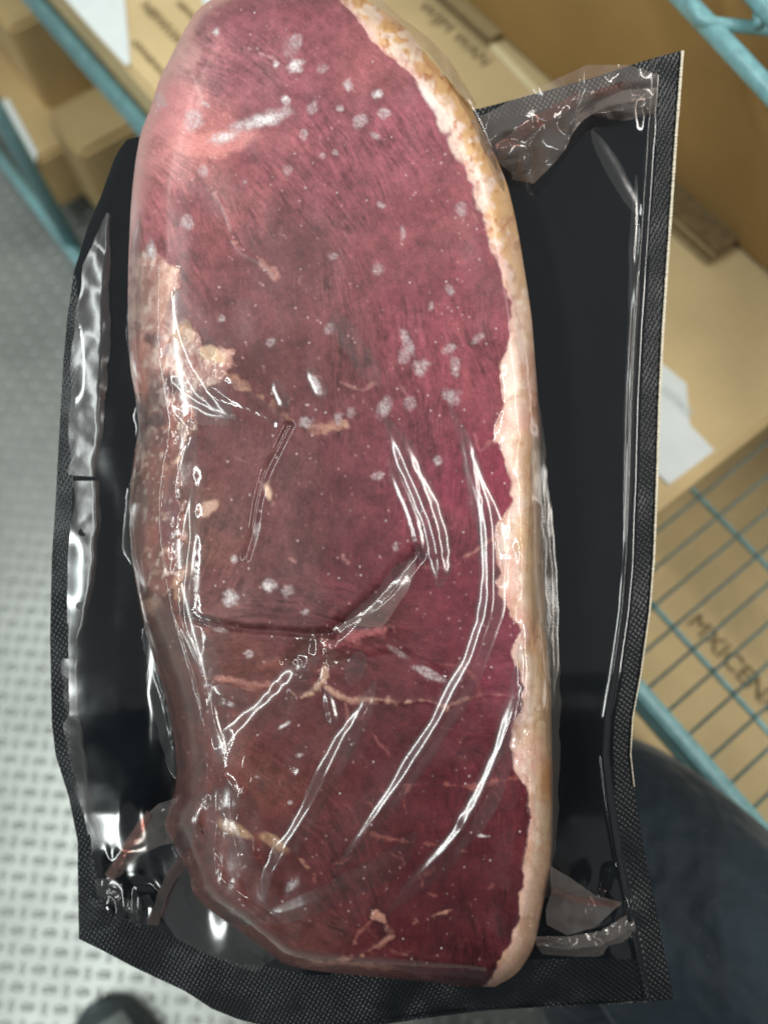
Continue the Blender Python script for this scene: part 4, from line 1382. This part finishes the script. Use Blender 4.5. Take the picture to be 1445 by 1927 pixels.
def film_over(name, rows, nu, nv, off, amp, sx_, sy_, seed, mat):
    """film lying on the roast: rows of (y, x left, x right), ridged wrinkles of scale sx_, sy_"""
    yy_ = np.linspace(rows[0][0], rows[-1][0], nu)
    a_ = np.interp(yy_, [r_[0] for r_ in rows], [r_[1] for r_ in rows])
    b_ = np.interp(yy_, [r_[0] for r_ in rows], [r_[2] for r_ in rows])
    v_ = np.linspace(0, 1, nv)
    x = a_[:, None] + (b_ - a_)[:, None] * v_[None]
    y = np.repeat(yy_[:, None], nv, 1)
    u_ = np.linspace(0, 1, nu)[:, None]
    fade = smooth(0, 0.3, v_[None]) * smooth(1, 0.65, v_[None]) * smooth(0, 0.2, u_) * smooth(1, 0.8, u_)
    wx_ = x + (fbm(x, y, 60, 2, seed + 3) - 0.5) * 30
    rd = value_noise(wx_ / sx_, y / sy_, seed) * 2 - 0.6
    h = surf(x, y) - 0.0003 + fade * (off + amp * rd)
    V_ = unproject(x, y, h)
    i = np.arange(nu * nv).reshape(nu, nv)
    q = np.stack([i[:-1, :-1], i[1:, :-1], i[1:, 1:], i[:-1, 1:]], -1).reshape(-1, 4)
    return new_obj(name, quads_mesh(name, V_.reshape(-1, 3), q, mat), pouch)


film_over("film_wrinkle", [(740, 256, 372), (850, 258, 372), (950, 250, 366), (1100, 262, 372), (1250, 300, 420), (1400, 334, 440), (1470, 338, 440)], 180, 44, 0.0004, 0.0010, 46, 260, 401, MAT_FILM)
film_over("film_wrinkle", [(1470, 336, 470), (1530, 322, 490), (1600, 336, 520), (1670, 364, 520), (1740, 440, 530)], 90, 60, 0.0005, 0.0012, 60, 170, 411, MAT_FILM)
film_over("film_wrinkle", [(500, 262, 350), (560, 256, 352), (640, 256, 400), (740, 262, 440), (800, 270, 430)], 80, 40, 0.0003, 0.0008, 70, 150, 421, MAT_FILM)
film_sheet("film_pocket", [[(624, 1188, .0585), (665, 1176, .0590), (715, 1182, .0590)], [(668, 1162, .0590), (706, 1150, .0605), (742, 1150, .0592)], [(716, 1122, .0590), (744, 1108, .0602), (766, 1112, .0590)], [(772, 1054, .0585), (778, 1056, .0588), (784, 1062, .0585)]], 40, 24, 0.0006, 50, 391, MAT_FILM_LOOSE)
# upper right: the loose crumpled gusset running to the corner
film_sheet("film_gusset", [[(900, 220, .020), (985, 178, .016), (1105, 122, .020), (1180, 122, .012), (1236, 140, .004)],
                           [(915, 262, .022), (1000, 225, .020), (1090, 180, .024), (1175, 150, .014), (1238, 160, .004)],
                           [(930, 300, .018), (1000, 275, .018), (1078, 232, .026), (1088, 206, .018), (1226, 186, .003)],
                           [(958, 325, .010), (998, 318, .012), (1052, 290, .022), (1082, 222, .020), (1150, 200, .006)],
                           [(962, 338, .006), (1004, 346, .008), (1030, 320, .016), (1070, 270, .020), (1086, 214, .016)]], 46, 60, 0.004, 46, 301, MAT_FILM_LOOSE)
film_sheet("film_gusset", [[(930, 275, .024), (1010, 215, .026), (1090, 170, .028)], [(945, 285, .022), (1020, 236, .026), (1082, 200, .028)]], 12, 30, 0.003, 30, 305, MAT_FILM_RED)
film_sheet("film_gusset", [[(1090, 178, .024), (1150, 160, .018), (1202, 146, .008)], [(1086, 196, .022), (1150, 176, .016), (1196, 158, .006)]], 12, 26, 0.002, 26, 307, MAT_FILM_RED)
film_sheet("film_pucker", [[(1120, 195, .004), (1170, 170, .008), (1234, 165, .003)], [(1110, 215, .008), (1170, 205, .010), (1236, 200, .003)], [(1130, 222, .002), (1175, 228, .005), (1232, 215, .001)]], 24, 30, 0.003, 26, 311, MAT_FILM_LOOSE)
# flap beside the top of the fat
film_sheet("film_flap", [[(690, -20, .040), (745, 22, .034), (800, 66, .030), (845, 108, .026), (896, 195, .016)],
                         [(700, 20, .046), (750, 52, .044), (800, 95, .044), (846, 150, .040), (890, 204, .026)]], 16, 60, 0.0035, 40, 321, MAT_FILM_LOOSE)
# lower left: tent drawn out to the corner
film_sheet("film_gusset", [[(345, 1498, .034), (300, 1512, .026), (262, 1545, .018), (232, 1592, .012), (200, 1648, .004)],
                           [(330, 1540, .030), (290, 1562, .022), (258, 1590, .014), (232, 1622, .008), (208, 1660, .002)],
                           [(335, 1585, .024), (300, 1592, .016), (268, 1608, .010), (240, 1632, .006), (214, 1664, .001)]], 30, 50, 0.003, 40, 331, MAT_FILM_LOOSE)
film_sheet("film_gusset", [[(276, 1524, .024), (246, 1566, .017), (226, 1606, .012), (196, 1646, .006)], [(284, 1536, .024), (254, 1580, .017), (236, 1616, .012), (212, 1658, .006)]], 8, 30, 0.0015, 22, 335, MAT_FILM_RED)
film_sheet("film_gusset", [[(340, 1608, .020), (316, 1640, .014), (294, 1690, .008), (278, 1740, .003)], [(356, 1622, .020), (334, 1654, .016), (310, 1700, .010), (298, 1742, .003)]], 14, 34, 0.002, 26, 337, MAT_FILM_RED)
film_sheet("film_pucker", [[(178, 1655, .003), (205, 1650, .008), (228, 1665, .006)], [(180, 1685, .005), (206, 1690, .010), (226, 1695, .006)], [(196, 1700, .001), (214, 1706, .004), (232, 1702, .002)]], 22, 26, 0.003, 22, 341, MAT_FILM)
film_sheet("film_pucker", [[(232, 1690, .003), (262, 1696, .008), (276, 1700, .004)], [(236, 1715, .004), (258, 1722, .008), (272, 1722, .004)], [(244, 1738, .001), (260, 1742, .003), (270, 1738, .001)]], 22, 22, 0.003, 18, 343, MAT_FILM)
film_sheet("film_web", [[(362, 1612, .022), (330, 1660, .012), (300, 1720, .004)], [(390, 1660, .024), (360, 1710, .010), (330, 1765, .003)], [(450, 1730, .022), (420, 1770, .008), (400, 1800, .003)], [(520, 1800, .018), (500, 1815, .008), (480, 1830, .003)]], 40, 24, 0.0012, 60, 347, MAT_FILM)
# lower right: tent to the other corner
film_sheet("film_gusset", [[(1036, 1628, .026), (1075, 1652, .018), (1115, 1684, .010), (1168, 1698, .003)], [(1036, 1668, .022), (1070, 1690, .014), (1115, 1704, .008), (1166, 1706, .002)], [(1026, 1740, .014), (1066, 1760, .008), (1120, 1745, .004), (1178, 1690, .002)]], 34, 46, 0.002, 50, 351, MAT_FILM_LOOSE)
film_sheet("film_gusset", [[(1040, 1672, .024), (1092, 1690, .013), (1165, 1700, .004)], [(1040, 1682, .023), (1092, 1702, .012), (1160, 1708, .003)]], 8, 30, 0.0012, 24, 353, MAT_FILM_RED)
film_sheet("film_pucker", [[(1010, 1762, .004), (1070, 1762, .006), (1130, 1752, .004), (1190, 1715, .002)], [(1010, 1778, .008), (1068, 1786, .009), (1130, 1780, .007), (1196, 1745, .003)], [(1020, 1796, .001), (1070, 1800, .003), (1125, 1800, .002), (1190, 1772, .001)]], 26, 60, 0.002, 26, 357, MAT_FILM_LOOSE)
